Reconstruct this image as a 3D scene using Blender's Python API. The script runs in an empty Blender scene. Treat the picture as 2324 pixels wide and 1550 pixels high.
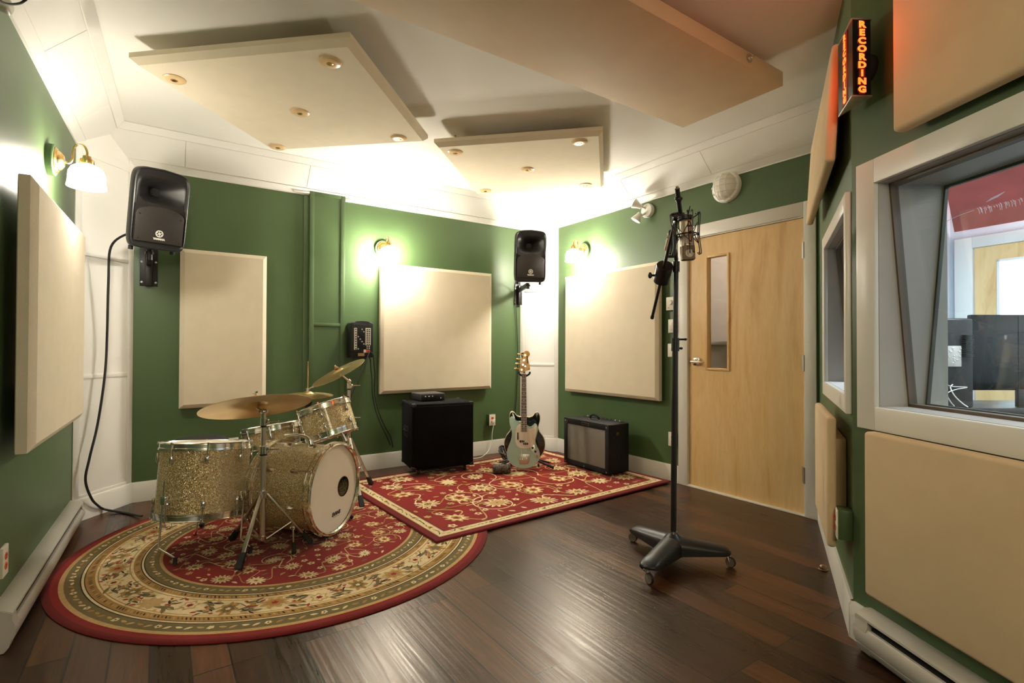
import bpy, bmesh, math, random
from mathutils import Vector, Matrix, Quaternion
C = bpy.context.scene.collection
PI = math.pi
# ------------------------------------------------------------------ camera model (2324 x 1550 frame)
FPX, H = 1164.0, 1.145
PITCH, ROLL, YAW = math.radians(.62), math.radians(-.153), math.radians(34.494)
_cp, _sp, _cr, _sr = math.cos(PITCH), math.sin(PITCH), math.cos(ROLL), math.sin(ROLL)
_cy, _sy = math.cos(YAW), math.sin(YAW)
EYE = Vector((0, 0, H))
def ray(x, y):
    u = (x-1162)/FPX; v = -(y-775)/FPX
    rt = u*_cr+v*_sr; up = -u*_sr+v*_cr
    yy = _cp-up*_sp; z = _sp+up*_cp
    return Vector((rt*_cy+yy*_sy, -rt*_sy+yy*_cy, z))
def at(x, y, d): return EYE+ray(x, y)*d                      # surveyed point of the room, d metres into the room
def onz(x, y, z=0.0): r = ray(x, y); return EYE+r*((z-H)/r.z)
CR = Vector((_cy, -_sy, 0)); CF = Vector((_sy, _cy, 0)); UP = Vector((0, 0, 1))
# ------------------------------------------------------------------ room survey (metres)
XD, YB, ZG, ZC = 3.6216, 4.6808, 2.472, 2.705
class Frame:                                                  # a wall seen from the room: u to the right, v into the wall, z up
    def __init__(s, o, into):
        s.o = Vector((o[0], o[1], 0)); s.i = Vector((into[0], into[1], 0)).normalized()
        s.r = Vector((s.i.y, -s.i.x, 0)); s.ang = math.atan2(s.r.y, s.r.x)
    def p(s, u, z, b=0.0): return s.o+s.r*u-s.i*b+UP*z      # b metres in front of the wall
    def px(s, x, y, b=0.0):
        d = ray(x, y); q = s.o-s.i*b-EYE
        t = q.dot(s.i)/d.dot(s.i); w = EYE+d*t
        return (w-s.o).dot(s.r), w.z
    def m(s, u, z, b=0.0): return Matrix.Translation(s.p(u, z, b)) @ Matrix.Rotation(s.ang, 4, 'Z')
LC, BS, BE, DS = Vector((-.46, 4.337)), Vector((-.165, YB)), Vector((3.327, YB)), Vector((XD, 4.367))
ND, NW = Vector((XD, 1.655)), Vector((2.277, .917))
Nd = (ND-NW).normalized(); Wd = Vector((-.479, -.878)).normalized()
Ld = Vector((.0302, .9995)).normalized()
WEND = NW+Wd*2.6; LEND = LC-Ld*5.85
FB = Frame((0, YB), (0, 1))
FD = Frame((XD, 0), (1, 0))                                   # u = -Y
FL = Frame((LC.x, LC.y), (-Ld.y, Ld.x))                       # u = 0 at the far corner, negative towards the camera
FN = Frame((NW.x, NW.y), (Nd.y, -Nd.x))                       # u = 0 at the corner with the window wall, negative away
FW = Frame((NW.x, NW.y), (-Wd.y, Wd.x))                       # u = 0 at that corner, positive towards the camera
_e = (BS-LC).normalized(); FC1 = Frame(LC, (-_e.y, _e.x)); C1L = (BS-LC).length
_e = (DS-BE).normalized(); FC2 = Frame(BE, (-_e.y, _e.x)); C2L = (DS-BE).length
# ------------------------------------------------------------------ mesh builder
def _frames(pts):
    n = len(pts); out = []
    t0 = (pts[1]-pts[0]).normalized()
    a = Vector((0, 0, 1)) if abs(t0.z) < .9 else Vector((1, 0, 0))
    nrm = (a-t0*a.dot(t0)).normalized()
    for k in range(n):
        t = (pts[min(k+1, n-1)]-pts[max(k-1, 0)])
        t = t.normalized() if t.length > 1e-9 else t0
        nrm = nrm-t*nrm.dot(t)
        nrm = nrm.normalized() if nrm.length > 1e-6 else t.orthogonal().normalized()
        out.append((t, nrm, t.cross(nrm))); t0 = t
    return out
def smooth(pts, n=8):
    P = [Vector(p) for p in pts]
    if len(P) < 3: return P
    Q = [P[0]*2-P[1]]+P+[P[-1]*2-P[-2]]; out = []
    for i in range(1, len(Q)-2):
        a, b, c, d = Q[i-1], Q[i], Q[i+1], Q[i+2]
        for k in range(n):
            t = k/n
            out.append(.5*((2*b)+(c-a)*t+(2*a-5*b+4*c-d)*t*t+(3*b-a-3*c+d)*t**3))
    out.append(P[-1]); return out
class MB:
    def __init__(s): s.bm = bmesh.new(); s.k = 0
    def mat(s, k): s.k = k; return s
    def _add(s, vs, fs, M=None):
        if M is not None: vs = [M @ Vector(v) for v in vs]
        V = [s.bm.verts.new(v) for v in vs]; F = []
        for f in fs:
            try: g = s.bm.faces.new([V[i] for i in f]); g.material_index = s.k; F.append(g)
            except ValueError: pass
        return V, F
    def box(s, c, d, M=None, bev=0, seg=2):
        x, y, z = [q/2 for q in d]; c = Vector(c)
        vs = [c+Vector((a*x, b*y, e*z)) for a in (-1, 1) for b in (-1, 1) for e in (-1, 1)]
        V, F = s._add(vs, [(0, 1, 3, 2), (4, 6, 7, 5), (0, 4, 5, 1), (2, 3, 7, 6), (0, 2, 6, 4), (1, 5, 7, 3)], M)
        if bev:
            es = list({e for f in F for e in f.edges})
            r = bmesh.ops.bevel(s.bm, geom=es, offset=bev, segments=seg, profile=.5, affect='EDGES')
            for f in r['faces']: f.material_index = s.k
        return s
    def span(s, a, b, M=None, bev=0, seg=2):
        a, b = Vector(a), Vector(b); return s.box((a+b)/2, [abs(q) for q in (b-a)], M, bev, seg)
    def loft(s, rings, M=None, close=True, caps=(True, True)):
        vs = [p for r in rings for p in r]; n = len(rings[0]); fs = []
        for k in range(len(rings)-1):
            for i in range(n if close else n-1):
                j = (i+1) % n; fs.append((k*n+i, k*n+j, (k+1)*n+j, (k+1)*n+i))
        if caps[0]: fs.append(tuple(range(n-1, -1, -1)))
        if caps[1]: fs.append(tuple((len(rings)-1)*n+i for i in range(n)))
        s._add(vs, fs, M); return s
    def lathe(s, prof, M=None, seg=32, caps=(False, False), a0=0, a1=2*PI):
        full = abs(a1-a0-2*PI) < 1e-6; n = seg if full else seg+1
        rings = [[(r*math.cos(a0+(a1-a0)*i/seg), r*math.sin(a0+(a1-a0)*i/seg), z) for i in range(n)] for r, z in prof]
        return s.loft(rings, M, full, caps)
    def cyl(s, p0, p1, r0, r1=None, seg=20, caps=(True, True)):
        p0, p1 = Vector(p0), Vector(p1); d = p1-p0
        M = Matrix.Translation(p0) @ d.to_track_quat('Z', 'Y').to_matrix().to_4x4()
        return s.lathe([(r0, 0), (r0 if r1 is None else r1, d.length)], M, seg, caps)
    def tube(s, pts, r, seg=8, n=8, raw=False):
        P = [Vector(p) for p in pts] if raw else smooth(pts, n)
        rs = r if callable(r) else (lambda t: r)
        rings = []
        for k, (p, (t, a, b)) in enumerate(zip(P, _frames(P))):
            q = rs(k/(len(P)-1))
            rings.append([p+a*(q*math.cos(2*PI*i/seg))+b*(q*math.sin(2*PI*i/seg)) for i in range(seg)])
        return s.loft(rings)
    def ball(s, c, r, M=None, seg=16, rings=10, sc=(1, 1, 1)):
        T = Matrix.Translation(c) @ Matrix.Diagonal((*sc, 1))
        if M is not None: T = M @ T
        return s.lathe([(max(1e-5, r*math.sin(PI*k/rings)), -r*math.cos(PI*k/rings)) for k in range(rings+1)], T, seg)
    def ext(s, pts, z0, z1, M=None, bev=0, seg=2):                # outline in local x-y, extruded along z
        a = sum(pts[i][0]*pts[(i+1) % len(pts)][1]-pts[(i+1) % len(pts)][0]*pts[i][1] for i in range(len(pts)))
        if a < 0: pts = pts[::-1]
        n = len(pts)
        V, F = s._add([(p[0], p[1], z0) for p in pts]+[(p[0], p[1], z1) for p in pts],
                      [tuple(range(n-1, -1, -1)), tuple(range(n, 2*n))]+[(i, (i+1) % n, n+(i+1) % n, n+i) for i in range(n)], M)
        if bev:
            es = list(F[0].edges)+list(F[1].edges)
            r = bmesh.ops.bevel(s.bm, geom=es, offset=bev, segments=seg, profile=.5, affect='EDGES')
            for f in r['faces']: f.material_index = s.k
        return s
    def flat(s, pts, z, M=None): s._add([(p[0], p[1], z) for p in pts], [tuple(range(len(pts)))], M); return s
    def mesh(s, name, mats, sharp=38):
        me = bpy.data.meshes.new(name); s.bm.normal_update()
        bmesh.ops.recalc_face_normals(s.bm, faces=s.bm.faces)
        s.bm.to_mesh(me); s.bm.free()
        for m in (mats if isinstance(mats, (list, tuple)) else [mats]): me.materials.append(m)
        if sharp:
            me.shade_smooth(); me.set_sharp_from_angle(angle=math.radians(sharp))
        return me
    def build(s, name, mats, parent=None, M=None, sharp=38):
        o = bpy.data.objects.new(name, s.mesh(name, mats, sharp)); C.objects.link(o)
        if parent is not None: o.parent = parent
        if M is not None: o.matrix_local = M
        return o
def inst(name, me, parent, M):
    o = bpy.data.objects.new(name, me); C.objects.link(o); o.parent = parent; o.matrix_local = M; return o
def tag(o, label=None, cat=None, group=None, kind=None):
    if label: o['label'] = label
    if cat: o['category'] = cat
    if group: o['group'] = group
    if kind: o['kind'] = kind
    return o
def thing(name, label, cat, M=None, group=None):
    o = bpy.data.objects.new(name, None); C.objects.link(o); o.empty_display_size = .1
    if M is not None: o.matrix_world = M if isinstance(M, Matrix) else Matrix.Translation(M)
    return tag(o, label, cat, group)
def struct(name, mb, mats, sharp=30, parent=None):
    o = mb.build(name, mats, parent, None, sharp)
    if parent is None: o['kind'] = 'structure'
    return o
def dup(root, M, label=None, group=None):
    r = root.copy(); C.objects.link(r); r.matrix_world = M
    if label: r['label'] = label
    if group: r['group'] = group
    for ch in list(root.children):
        c = ch.copy(); C.objects.link(c); c.parent = r; c.matrix_basis = ch.matrix_basis.copy()
        for g in list(ch.children):
            d = g.copy(); C.objects.link(d); d.parent = c; d.matrix_basis = g.matrix_basis.copy()
    return r
def TR(x, y=None, z=None): return Matrix.Translation(Vector((x, y, z)) if y is not None else Vector(x))
def RX(a): return Matrix.Rotation(math.radians(a), 4, 'X')
def RY(a): return Matrix.Rotation(math.radians(a), 4, 'Y')
def RZ(a): return Matrix.Rotation(math.radians(a), 4, 'Z')
def axis_m(o, z, x=None):                                     # frame at o whose z axis is z and whose x axis leans towards x
    z = Vector(z).normalized(); x = Vector(x) if x is not None else z.orthogonal()
    x = (x-z*x.dot(z)).normalized(); y = z.cross(x)
    M = Matrix((x, y, z)).transposed().to_4x4(); M.translation = Vector(o); return M
_font = []
def text_mesh(body, size, depth, bold=0, shear=0, space=1.0, name='lettering', mats=None):
    cu = bpy.data.curves.new(name, 'FONT'); cu.body = body; cu.size = size; cu.extrude = depth; cu.offset = bold
    cu.shear = shear; cu.align_x = 'CENTER'; cu.align_y = 'CENTER'; cu.space_character = space; cu.resolution_u = 3
    o = bpy.data.objects.new(name, cu); C.objects.link(o)
    bpy.context.view_layer.update()
    me = bpy.data.meshes.new_from_object(o.evaluated_get(bpy.context.evaluated_depsgraph_get()))
    bpy.data.objects.remove(o); bpy.data.curves.remove(cu); me.name = name
    me.materials.clear()
    for m in (mats or []): me.materials.append(m)
    return me
# ------------------------------------------------------------------ materials
def lin(h):
    h = h.lstrip('#'); out = []
    for i in (0, 2, 4):
        c = int(h[i:i+2], 16)/255; out.append(c/12.92 if c <= .04045 else ((c+.055)/1.055)**2.4)
    return out
class NT:
    def __init__(s, name):
        s.m = bpy.data.materials.new(name); s.m.use_nodes = True; s.t = s.m.node_tree
        s.b = s.t.nodes['Principled BSDF']; s.co = None
    def n(s, ty, **kw):
        nd = s.t.nodes.new(ty)
        for k, v in kw.items(): setattr(nd, k, v)
        return nd
    def l(s, a, b): s.t.links.new(a, b)
    def coord(s, scale=(1, 1, 1), rot=(0, 0, 0)):
        tc = s.n('ShaderNodeTexCoord'); mp = s.n('ShaderNodeMapping')
        mp.inputs['Scale'].default_value = scale; mp.inputs['Rotation'].default_value = rot
        s.l(tc.outputs['Object'], mp.inputs['Vector']); return mp.outputs['Vector']
    def noise(s, vec, scale, detail=3, rough=.5, dist=0):
        nd = s.n('ShaderNodeTexNoise'); nd.inputs['Scale'].default_value = scale; nd.inputs['Detail'].default_value = detail
        nd.inputs['Roughness'].default_value = rough; nd.inputs['Distortion'].default_value = dist
        s.l(vec, nd.inputs['Vector']); return nd.outputs['Fac']
    def ramp(s, fac, stops):
        nd = s.n('ShaderNodeValToRGB'); e = nd.color_ramp.elements
        while len(e) < len(stops): e.new(.5)
        for i, (p, c) in enumerate(stops): e[i].position = p; e[i].color = (*c[:3], 1)
        s.l(fac, nd.inputs['Fac']); return nd.outputs['Color']
    def mix(s, fac, a, b, mode='MIX'):
        nd = s.n('ShaderNodeMix', data_type='RGBA', blend_type=mode)
        for sock, v in ((nd.inputs[0], fac), (nd.inputs[6], a), (nd.inputs[7], b)):
            if hasattr(v, 'node'): s.l(v, sock)
            else: sock.default_value = v if isinstance(v, (int, float)) else (*v[:3], 1)
        return nd.outputs[2]
    def math(s, op, a, b=0.0):
        nd = s.n('ShaderNodeMath', operation=op)
        for sock, v in ((nd.inputs[0], a), (nd.inputs[1], b)):
            if hasattr(v, 'node'): s.l(v, sock)
            else: sock.default_value = v
        return nd.outputs[0]
    def bump(s, h, strength=.3, dist=.002):
        nd = s.n('ShaderNodeBump'); nd.inputs['Strength'].default_value = strength; nd.inputs['Distance'].default_value = dist
        s.l(h, nd.inputs['Height']); s.l(nd.outputs['Normal'], s.b.inputs['Normal'])
    def set(s, **kw):
        for k, v in kw.items():
            sock = s.b.inputs[k.replace('_', ' ')]
            if hasattr(v, 'node'): s.l(v, sock)
            elif isinstance(v, (int, float)): sock.default_value = v
            else: sock.default_value = (*v[:3], 1)
        return s
def pm(name, col, rough=.5, metal=0.0, var=.08, scale=6, bump=0, bscale=200, bdist=.001, **kw):
    t = NT(name); v = t.coord(); f = t.noise(v, scale, 4)
    c = Vector(col)
    t.set(Base_Color=t.ramp(f, [(.3, c*(1-var)), (.7, [min(1, q*(1+var)) for q in c])]), Metallic=metal)
    t.set(Roughness=t.math('ADD', t.math('MULTIPLY', f, .1), max(0, rough-.05)))
    for k, q in kw.items(): t.set(**{k: q})
    if bump: t.bump(t.noise(v, bscale, 2), bump, bdist)
    return t.m
M = {}
M['green'] = pm('green_wall_paint', (.072, .122, .046), .42, var=.04, scale=3, bump=.05, bscale=300)
M['greenlip'] = pm('green_trim_paint', (.070, .118, .045), .38, var=.04)
M['white'] = pm('white_wall_paint', (.80, .775, .72), .5, var=.02, scale=2, bump=.04, bscale=250)
M['trim'] = pm('white_trim_paint', (.78, .75, .69), .35, var=.02, scale=2)
M['ceil'] = pm('ceiling_paint', (.80, .77, .71), .8, var=.02, scale=2)
M['fabric'] = pm('cream_burlap_fabric', (.74, .645, .49), .95, var=.025, scale=9, bump=.5, bscale=420, bdist=.002)
M['muslin'] = pm('cream_canvas_fabric', (.68, .51, .31), .95, var=.05, scale=5, bump=.35, bscale=14, bdist=.006)
M['cloudwood'] = pm('cream_painted_plywood', (.66, .50, .33), .7, var=.05, scale=4)
M['chrome'] = pm('chrome', (.80, .78, .74), .14, 1, var=.05)
M['steel'] = pm('satin_steel', (.62, .58, .52), .34, 1, var=.06)
M['brass'] = pm('brass', (.80, .55, .24), .22, 1, var=.06)
M['bronze'] = pm('cymbal_bronze', (.60, .43, .20), .33, 1, var=.14, scale=5, bump=.12, bscale=90)
M['black'] = pm('black_plastic', (.012, .012, .013), .38, var=.2)
M['satinblack'] = pm('satin_black_paint', (.016, .015, .015), .4, var=.15, Specular_IOR_Level=.4)
M['rubber'] = pm('black_rubber', (.012, .012, .012), .7, var=.2)
M['tolex'] = pm('black_vinyl_cover', (.008, .008, .009), .6, var=.3, bump=.5, bscale=600, Specular_IOR_Level=.3)
M['carpetblk'] = pm('black_carpet_cover', (.004, .004, .005), .95, var=.4, bump=.6, bscale=500, Specular_IOR_Level=.15)
M['cable'] = pm('black_cable', (.010, .010, .010), .5, var=.2)
M['ivory'] = pm('ivory_plastic', (.78, .74, .64), .4, var=.03)
M['whiteplastic'] = pm('white_plastic', (.80, .78, .72), .4, var=.02)
M['orange'] = pm('orange_socket', (.72, .10, .02), .45, var=.08)
M['head'] = pm('drum_head_film', (.80, .73, .60), .5, var=.02)
M['dark'] = pm('dark_void', (.01, .009, .008), .9, var=.2)
M['felt'] = pm('orange_felt', (.45, .16, .04), .9, var=.2)
M['surf'] = pm('surf_green_lacquer', (.43, .57, .49), .16, var=.03, Coat_Weight=.5)
M['pickguard'] = pm('cream_pickguard', (.80, .72, .60), .3, var=.03)
M['rosewood'] = pm('rosewood', (.085, .035, .018), .5, var=.35, scale=30)
M['maple'] = pm('amber_maple', (.86, .46, .10), .3, var=.08, Coat_Weight=.4)
M['gloss'] = pm('gloss_black_lacquer', (.006, .006, .007), .1, var=.1, Coat_Weight=.5)
M['binding'] = pm('cream_binding', (.72, .60, .42), .4, var=.05)
M['grey'] = pm('grey_jamb_paint', (.46, .425, .39), .45, var=.05)
M['greydk'] = pm('dark_grey_jamb_paint', (.06, .058, .05), .5, var=.08)
M['stop'] = pm('brown_glazing_bead', (.14, .105, .075), .5, var=.1)
M['heater'] = pm('heater_enamel', (.50, .465, .41), .4, var=.03)
M['redpanel'] = pm('red_panel_cloth', (.42, .075, .06), .85, var=.18, scale=4, bump=.2, bscale=200)
M['scuff'] = pm('pale_scuff', (.62, .42, .40), .9, var=.2)
M['ctrlwall'] = pm('pale_lilac_wall', (.60, .60, .63), .6, var=.02)
M['hallwall'] = pm('blush_grey_wall', (.50, .41, .36), .7, var=.05)
M['screen'] = pm('black_glass', (.006, .008, .010), .12, var=.2)
M['tan'] = pm('tan_leather', (.35, .20, .09), .6, var=.15)
M['strap'] = pm('patterned_strap', (.10, .085, .07), .8, var=.9, scale=60)
M['ink'] = pm('black_ink', (.012, .01, .009), .6, var=.1)
M['logo'] = pm('silver_badge', (.75, .72, .66), .35, var=.05)
def emis(name, col, strength, base=.9):
    t = NT(name); v = t.coord(); f = t.noise(v, 8, 2)
    t.set(Base_Color=(base, base, base), Roughness=.35, Emission_Color=t.ramp(f, [(.3, Vector(col)*.96), (.7, col)]), Emission_Strength=strength)
    return t.m
M['lampglass'] = emis('lit_opal_glass', (1, .93, .81), 190)
M['lampdim'] = emis('softly_lit_opal_glass', (1, .93, .81), 62)
M['letters'] = emis('lit_red_letters', (1.0, .105, .012), 3.0, .05)
M['signhalo'] = emis('red_lit_sign_film', (1.0, .015, .003), .10, .01)
M['bluescreen'] = emis('blue_screen', (.16, .55, 1.0), 9)
M['daylight'] = emis('daylit_pane', (.86, .94, 1.0), 2.2)
t = NT('clear_glass'); v = t.coord()
t.set(Base_Color=(.97, .985, .98), Roughness=.0, IOR=1.45, Transmission_Weight=1.0)
t.set(Roughness=t.math('MULTIPLY', t.noise(v, 3, 2), .012)); M['glass'] = t.m
# gold sparkle drum wrap: flakes of differing tilt and tone
t = NT('champagne_sparkle_wrap'); v = t.coord()
vo = t.n('ShaderNodeTexVoronoi'); vo.inputs['Scale'].default_value = 330; t.l(v, vo.inputs['Vector'])
bw = t.n('ShaderNodeSeparateColor'); t.l(vo.outputs['Color'], bw.inputs[0])
fl = t.ramp(bw.outputs[0], [(.0, (.30, .21, .095)), (.4, (.55, .41, .20)), (.8, (.78, .61, .33)), (1, (1.0, .92, .66))])
t.set(Base_Color=fl, Metallic=.42, Roughness=t.math('ADD', t.math('MULTIPLY', bw.outputs[1], .25), .22), Coat_Weight=.5, Coat_Roughness=.08)
sub = t.n('ShaderNodeVectorMath', operation='SUBTRACT'); t.l(vo.outputs['Color'], sub.inputs[0]); sub.inputs[1].default_value = (.5, .5, .5)
scl = t.n('ShaderNodeVectorMath', operation='SCALE'); t.l(sub.outputs[0], scl.inputs[0]); scl.inputs['Scale'].default_value = .75
ge = t.n('ShaderNodeNewGeometry'); ad = t.n('ShaderNodeVectorMath', operation='ADD'); t.l(ge.outputs['Normal'], ad.inputs[0]); t.l(scl.outputs[0], ad.inputs[1])
no = t.n('ShaderNodeVectorMath', operation='NORMALIZE'); t.l(ad.outputs[0], no.inputs[0]); t.l(no.outputs[0], t.b.inputs['Normal'])
M['sparkle'] = t.m
# hand-scraped dark floor boards, running along Y
t = NT('hand_scraped_floor'); tc = t.n('ShaderNodeTexCoord'); mp = t.n('ShaderNodeMapping')
mp.inputs['Rotation'].default_value = (0, 0, PI/2); mp.inputs['Location'].default_value = (0, .02, 0); t.l(tc.outputs['Object'], mp.inputs['Vector']); v = mp.outputs['Vector']
br = t.n('ShaderNodeTexBrick', offset=.37, offset_frequency=3, squash=1.0)
for k, q in (('Scale', 1), ('Mortar Size', .0032), ('Mortar Smooth', .1), ('Bias', 0), ('Brick Width', 1.05), ('Row Height', .123)): br.inputs[k].default_value = q
br.inputs['Color1'].default_value = (0, 0, 0, 1); br.inputs['Color2'].default_value = (1, 1, 1, 1); br.inputs['Mortar'].default_value = (.5, .5, .5, 1)
t.l(v, br.inputs['Vector'])
mp2 = t.n('ShaderNodeMapping'); mp2.inputs['Scale'].default_value = (1.2, 14, 1); t.l(v, mp2.inputs['Vector'])
off = t.n('ShaderNodeVectorMath', operation='ADD'); t.l(mp2.outputs[0], off.inputs[0]); t.l(br.outputs['Color'], off.inputs[1])
grain = t.noise(off.outputs[0], 3.2, 6, .62, .6)
base = t.ramp(br.outputs['Color'], [(0, (.020, .008, .0038)), (.5, (.042, .0165, .007)), (1, (.10, .037, .012))])
col = t.mix(.75, base, t.ramp(grain, [(.25, (.28, .25, .24)), (.55, (.9, .85, .8)), (.8, (1.9, 1.6, 1.3))]), 'MULTIPLY')
col = t.mix(br.outputs['Fac'], col, (.004, .0025, .002))
rip = t.n('ShaderNodeMapping'); rip.inputs['Scale'].default_value = (4.5, 62, 1); t.l(off.outputs[0], rip.inputs['Vector'])
mp3 = t.n('ShaderNodeMapping'); mp3.inputs['Scale'].default_value = (.9, 26, 1); mp3.inputs['Rotation'].default_value = (0, 0, .03); t.l(v, mp3.inputs['Vector'])
off3 = t.n('ShaderNodeVectorMath', operation='ADD'); t.l(mp3.outputs[0], off3.inputs[0])
sc3 = t.n('ShaderNodeVectorMath', operation='SCALE'); t.l(br.outputs['Color'], sc3.inputs[0]); sc3.inputs['Scale'].default_value = 37; t.l(sc3.outputs[0], off3.inputs[1])
ripple = t.noise(off3.outputs[0], 2.0, 2, .4)
t.set(Base_Color=col, Roughness=t.math('ADD', t.math('MULTIPLY', grain, .16), t.math('ADD', t.math('MULTIPLY', br.outputs['Color'], .10), .20)), Specular_IOR_Level=.45, Specular_Tint=(1, .84, .66))
hh = t.math('ADD', t.math('MULTIPLY', ripple, 1.0), t.math('MULTIPLY', br.outputs['Fac'], -2.2))
t.bump(hh, .35, .003); M['floor'] = t.m
# birch door veneer
t = NT('birch_veneer'); v = t.coord((1, 1, .16)); g1 = t.noise(v, 5, 5, .6, 1.6); g2 = t.noise(v, 60, 3, .6)
c1 = t.ramp(g1, [(.25, (.58, .29, .085)), (.42, (.80, .52, .22)), (.75, (.88, .63, .33))])
t.set(Base_Color=t.mix(.25, c1, t.ramp(g2, [(.3, (.66, .42, .18)), (.7, (.88, .64, .34))])), Roughness=.38); M['birch'] = t.m
# woven grille cloth
t = NT('silver_grille_cloth'); v = t.coord((1, 1, 1), (0, math.radians(28), 0))
wv = t.n('ShaderNodeTexWave', wave_type='BANDS', bands_direction='Z'); wv.inputs['Scale'].default_value = 62; t.l(v, wv.inputs['Vector'])
wv2 = t.n('ShaderNodeTexWave', wave_type='BANDS', bands_direction='X'); wv2.inputs['Scale'].default_value = 62; t.l(v, wv2.inputs['Vector'])
wf = t.math('MULTIPLY', wv.outputs['Fac'], t.math('ADD', t.math('MULTIPLY', wv2.outputs['Fac'], .5), .5))
t.set(Base_Color=t.ramp(wf, [(.1, (.05, .047, .04)), (.6, (.27, .25, .20)), (1, (.40, .37, .30))]), Roughness=.7); t.bump(wf, .4, .001); M['grille'] = t.m
# perforated speaker grille
t = NT('perforated_grille'); v = t.coord(); vo = t.n('ShaderNodeTexVoronoi'); vo.inputs['Scale'].default_value = 420; t.l(v, vo.inputs['Vector'])
t.set(Base_Color=t.ramp(vo.outputs['Distance'], [(.25, (.014, .012, .011)), (.5, (.045, .038, .033))]), Roughness=.5, Metallic=.3); M['perf'] = t.m
# rug yarns
def yarn(name, col, var=.22):
    t = NT(name); v = t.coord(); f = t.noise(v, 55, 3, .7); f2 = t.noise(v, 700, 2)
    c = Vector(col)
    t.set(Base_Color=t.mix(.5, t.ramp(f, [(.3, c*(1-var)), (.7, c*(1+var))]), t.ramp(f2, [(.3, c*(1-var*1.6)), (.7, c*(1+var))])), Roughness=1.0, Specular_IOR_Level=.1, Sheen_Weight=.1)
    t.bump(f2, .6, .003); return t.m
YARN = [yarn('rug_crimson', (.23, .012, .008)), yarn('rug_cream', (.76, .60, .34)), yarn('rug_olive', (.17, .125, .045)),
        yarn('rug_gold', (.42, .22, .055)), yarn('rug_charcoal', (.018, .014, .010)), yarn('rug_tan', (.52, .33, .13)),
        yarn('rug_dark_crimson', (.15, .007, .006)), yarn('rug_scarlet', (.34, .022, .012))]
RED, CREAM, OLIVE, GOLD, CHAR, TAN, DRED, SCAR = range(8)
EXPOSURE = 0.5
# thin architectural glass: see-through with fresnel reflection
t = NT('window_glass'); v = t.coord(); tr = t.n('ShaderNodeBsdfTransparent'); gl = t.n('ShaderNodeBsdfGlossy'); mx = t.n('ShaderNodeMixShader'); fr = t.n('ShaderNodeLayerWeight'); fr.inputs['Blend'].default_value = .5
tr.inputs['Color'].default_value = (.93, .96, .95, 1); gl.inputs['Roughness'].default_value = 0
t.l(t.math('MULTIPLY', t.noise(v, 2, 1), .01), gl.inputs['Roughness'])
t.l(t.math('ADD', t.math('MULTIPLY', t.math('POWER', fr.outputs['Facing'], 5.0), .95), .035), mx.inputs[0]); t.l(tr.outputs[0], mx.inputs[1]); t.l(gl.outputs[0], mx.inputs[2])
t.l(mx.outputs[0], t.t.nodes['Material Output'].inputs['Surface']); M['pane'] = t.m
PM = Matrix(((0, 0, 1, 0), (-1, 0, 0, 0), (0, 1, 0, 0), (0, 0, 0, 1)))   # (b, z) outline -> prism along u
def prism(mb, F, out, u0, u1): mb.ext(out, u0, u1, F.m(0, 0) @ PM); return mb
def wslab(mb, F, u0, u1, z0, z1, b0, b1, bev=0): return mb.span((u0, -b0, z0), (u1, -b1, z1), F.m(0, 0), bev)
def wallmesh(F, u0, u1, z0, z1, th=.12, hole=None, mb=None):
    mb = mb or MB()
    if not hole: return wslab(mb, F, u0, u1, z0, z1, -th, 0)
    a, b, c, d = hole
    wslab(mb, F, u0, a, z0, z1, -th, 0); wslab(mb, F, b, u1, z0, z1, -th, 0)
    if c > z0: wslab(mb, F, a, b, z0, c, -th, 0)
    return wslab(mb, F, a, b, d, z1, -th, 0)
ZT = ZC+.06
# ------------------------------------------------------------------ floor, ceiling, walls
struct('floor', MB().span((-1.4, -2.2, -.1), (7.2, 6.0, 0)), M['floor'])
struct('ceiling', MB().span((-1.4, -2.2, ZC), (7.2, 6.0, ZC+.1)), M['ceil'])
struct('wall_left', wallmesh(FL, -5.9, 0, 0, ZT), M['green'])
struct('wall_back', wallmesh(FB, BS.x, BE.x, 0, ZT), M['green'])
DH = (-2.70, -1.728, 0, 2.055)
struct('wall_right', wallmesh(FD, -4.367, -1.655, 0, ZT, hole=DH), M['green'])
NU0, NU1 = -(ND-NW).length, 0
u_a, z_a = FN.px(1870, 546, .02); u_b, z_b = FN.px(1915, 454, .02)
NHOLE = (u_a, u_b, .955, 1.705)
struct('wall_narrow', wallmesh(FN, NU0, 0, 0, ZT, .06, NHOLE), M['green'])
WU0, WU1 = FW.px(1984, 660, .02)[0], 1.55
WHOLE = (WU0, WU1, .925, 1.762)
struct('wall_window', wallmesh(FW, 0, 2.6, 0, ZT, .06, WHOLE), M['green'])
FR = Frame((WEND.x, WEND.y), (LEND.x*0+.02, -1)); struct('wall_rear', MB().span((-.9, LEND.y-.12, 0), (1.6, LEND.y, ZT)), M['green'])
def corner_wall(name, F, w, rails):
    mb = wallmesh(F, 0, w, 0, ZT, .08)
    for a, b in ((0, .045), (w-.045, w)): wslab(mb, F, a, b, .14, ZT-.16, 0, .006, .0015)
    zs = [.14]+rails+[ZT-.16]
    for z in rails: wslab(mb, F, .045, w-.045, z, z+.028, 0, .006, .0015)
    wslab(mb, F, .045, w-.045, .14, .165, 0, .006, .0015); wslab(mb, F, .045, w-.045, 2.41, 2.47, 0, .006, .0015)
    return struct(name, mb, M['white'])
corner_wall('wall_corner_left', FC1, C1L, [FC1.px(240, 584)[1]-.014, FC1.px(240, 852)[1]-.014])
corner_wall('wall_corner_right', FC2, C2L, [FC2.px(1220, 660)[1]-.014, FC2.px(1230, 827)[1]-.014])
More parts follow.
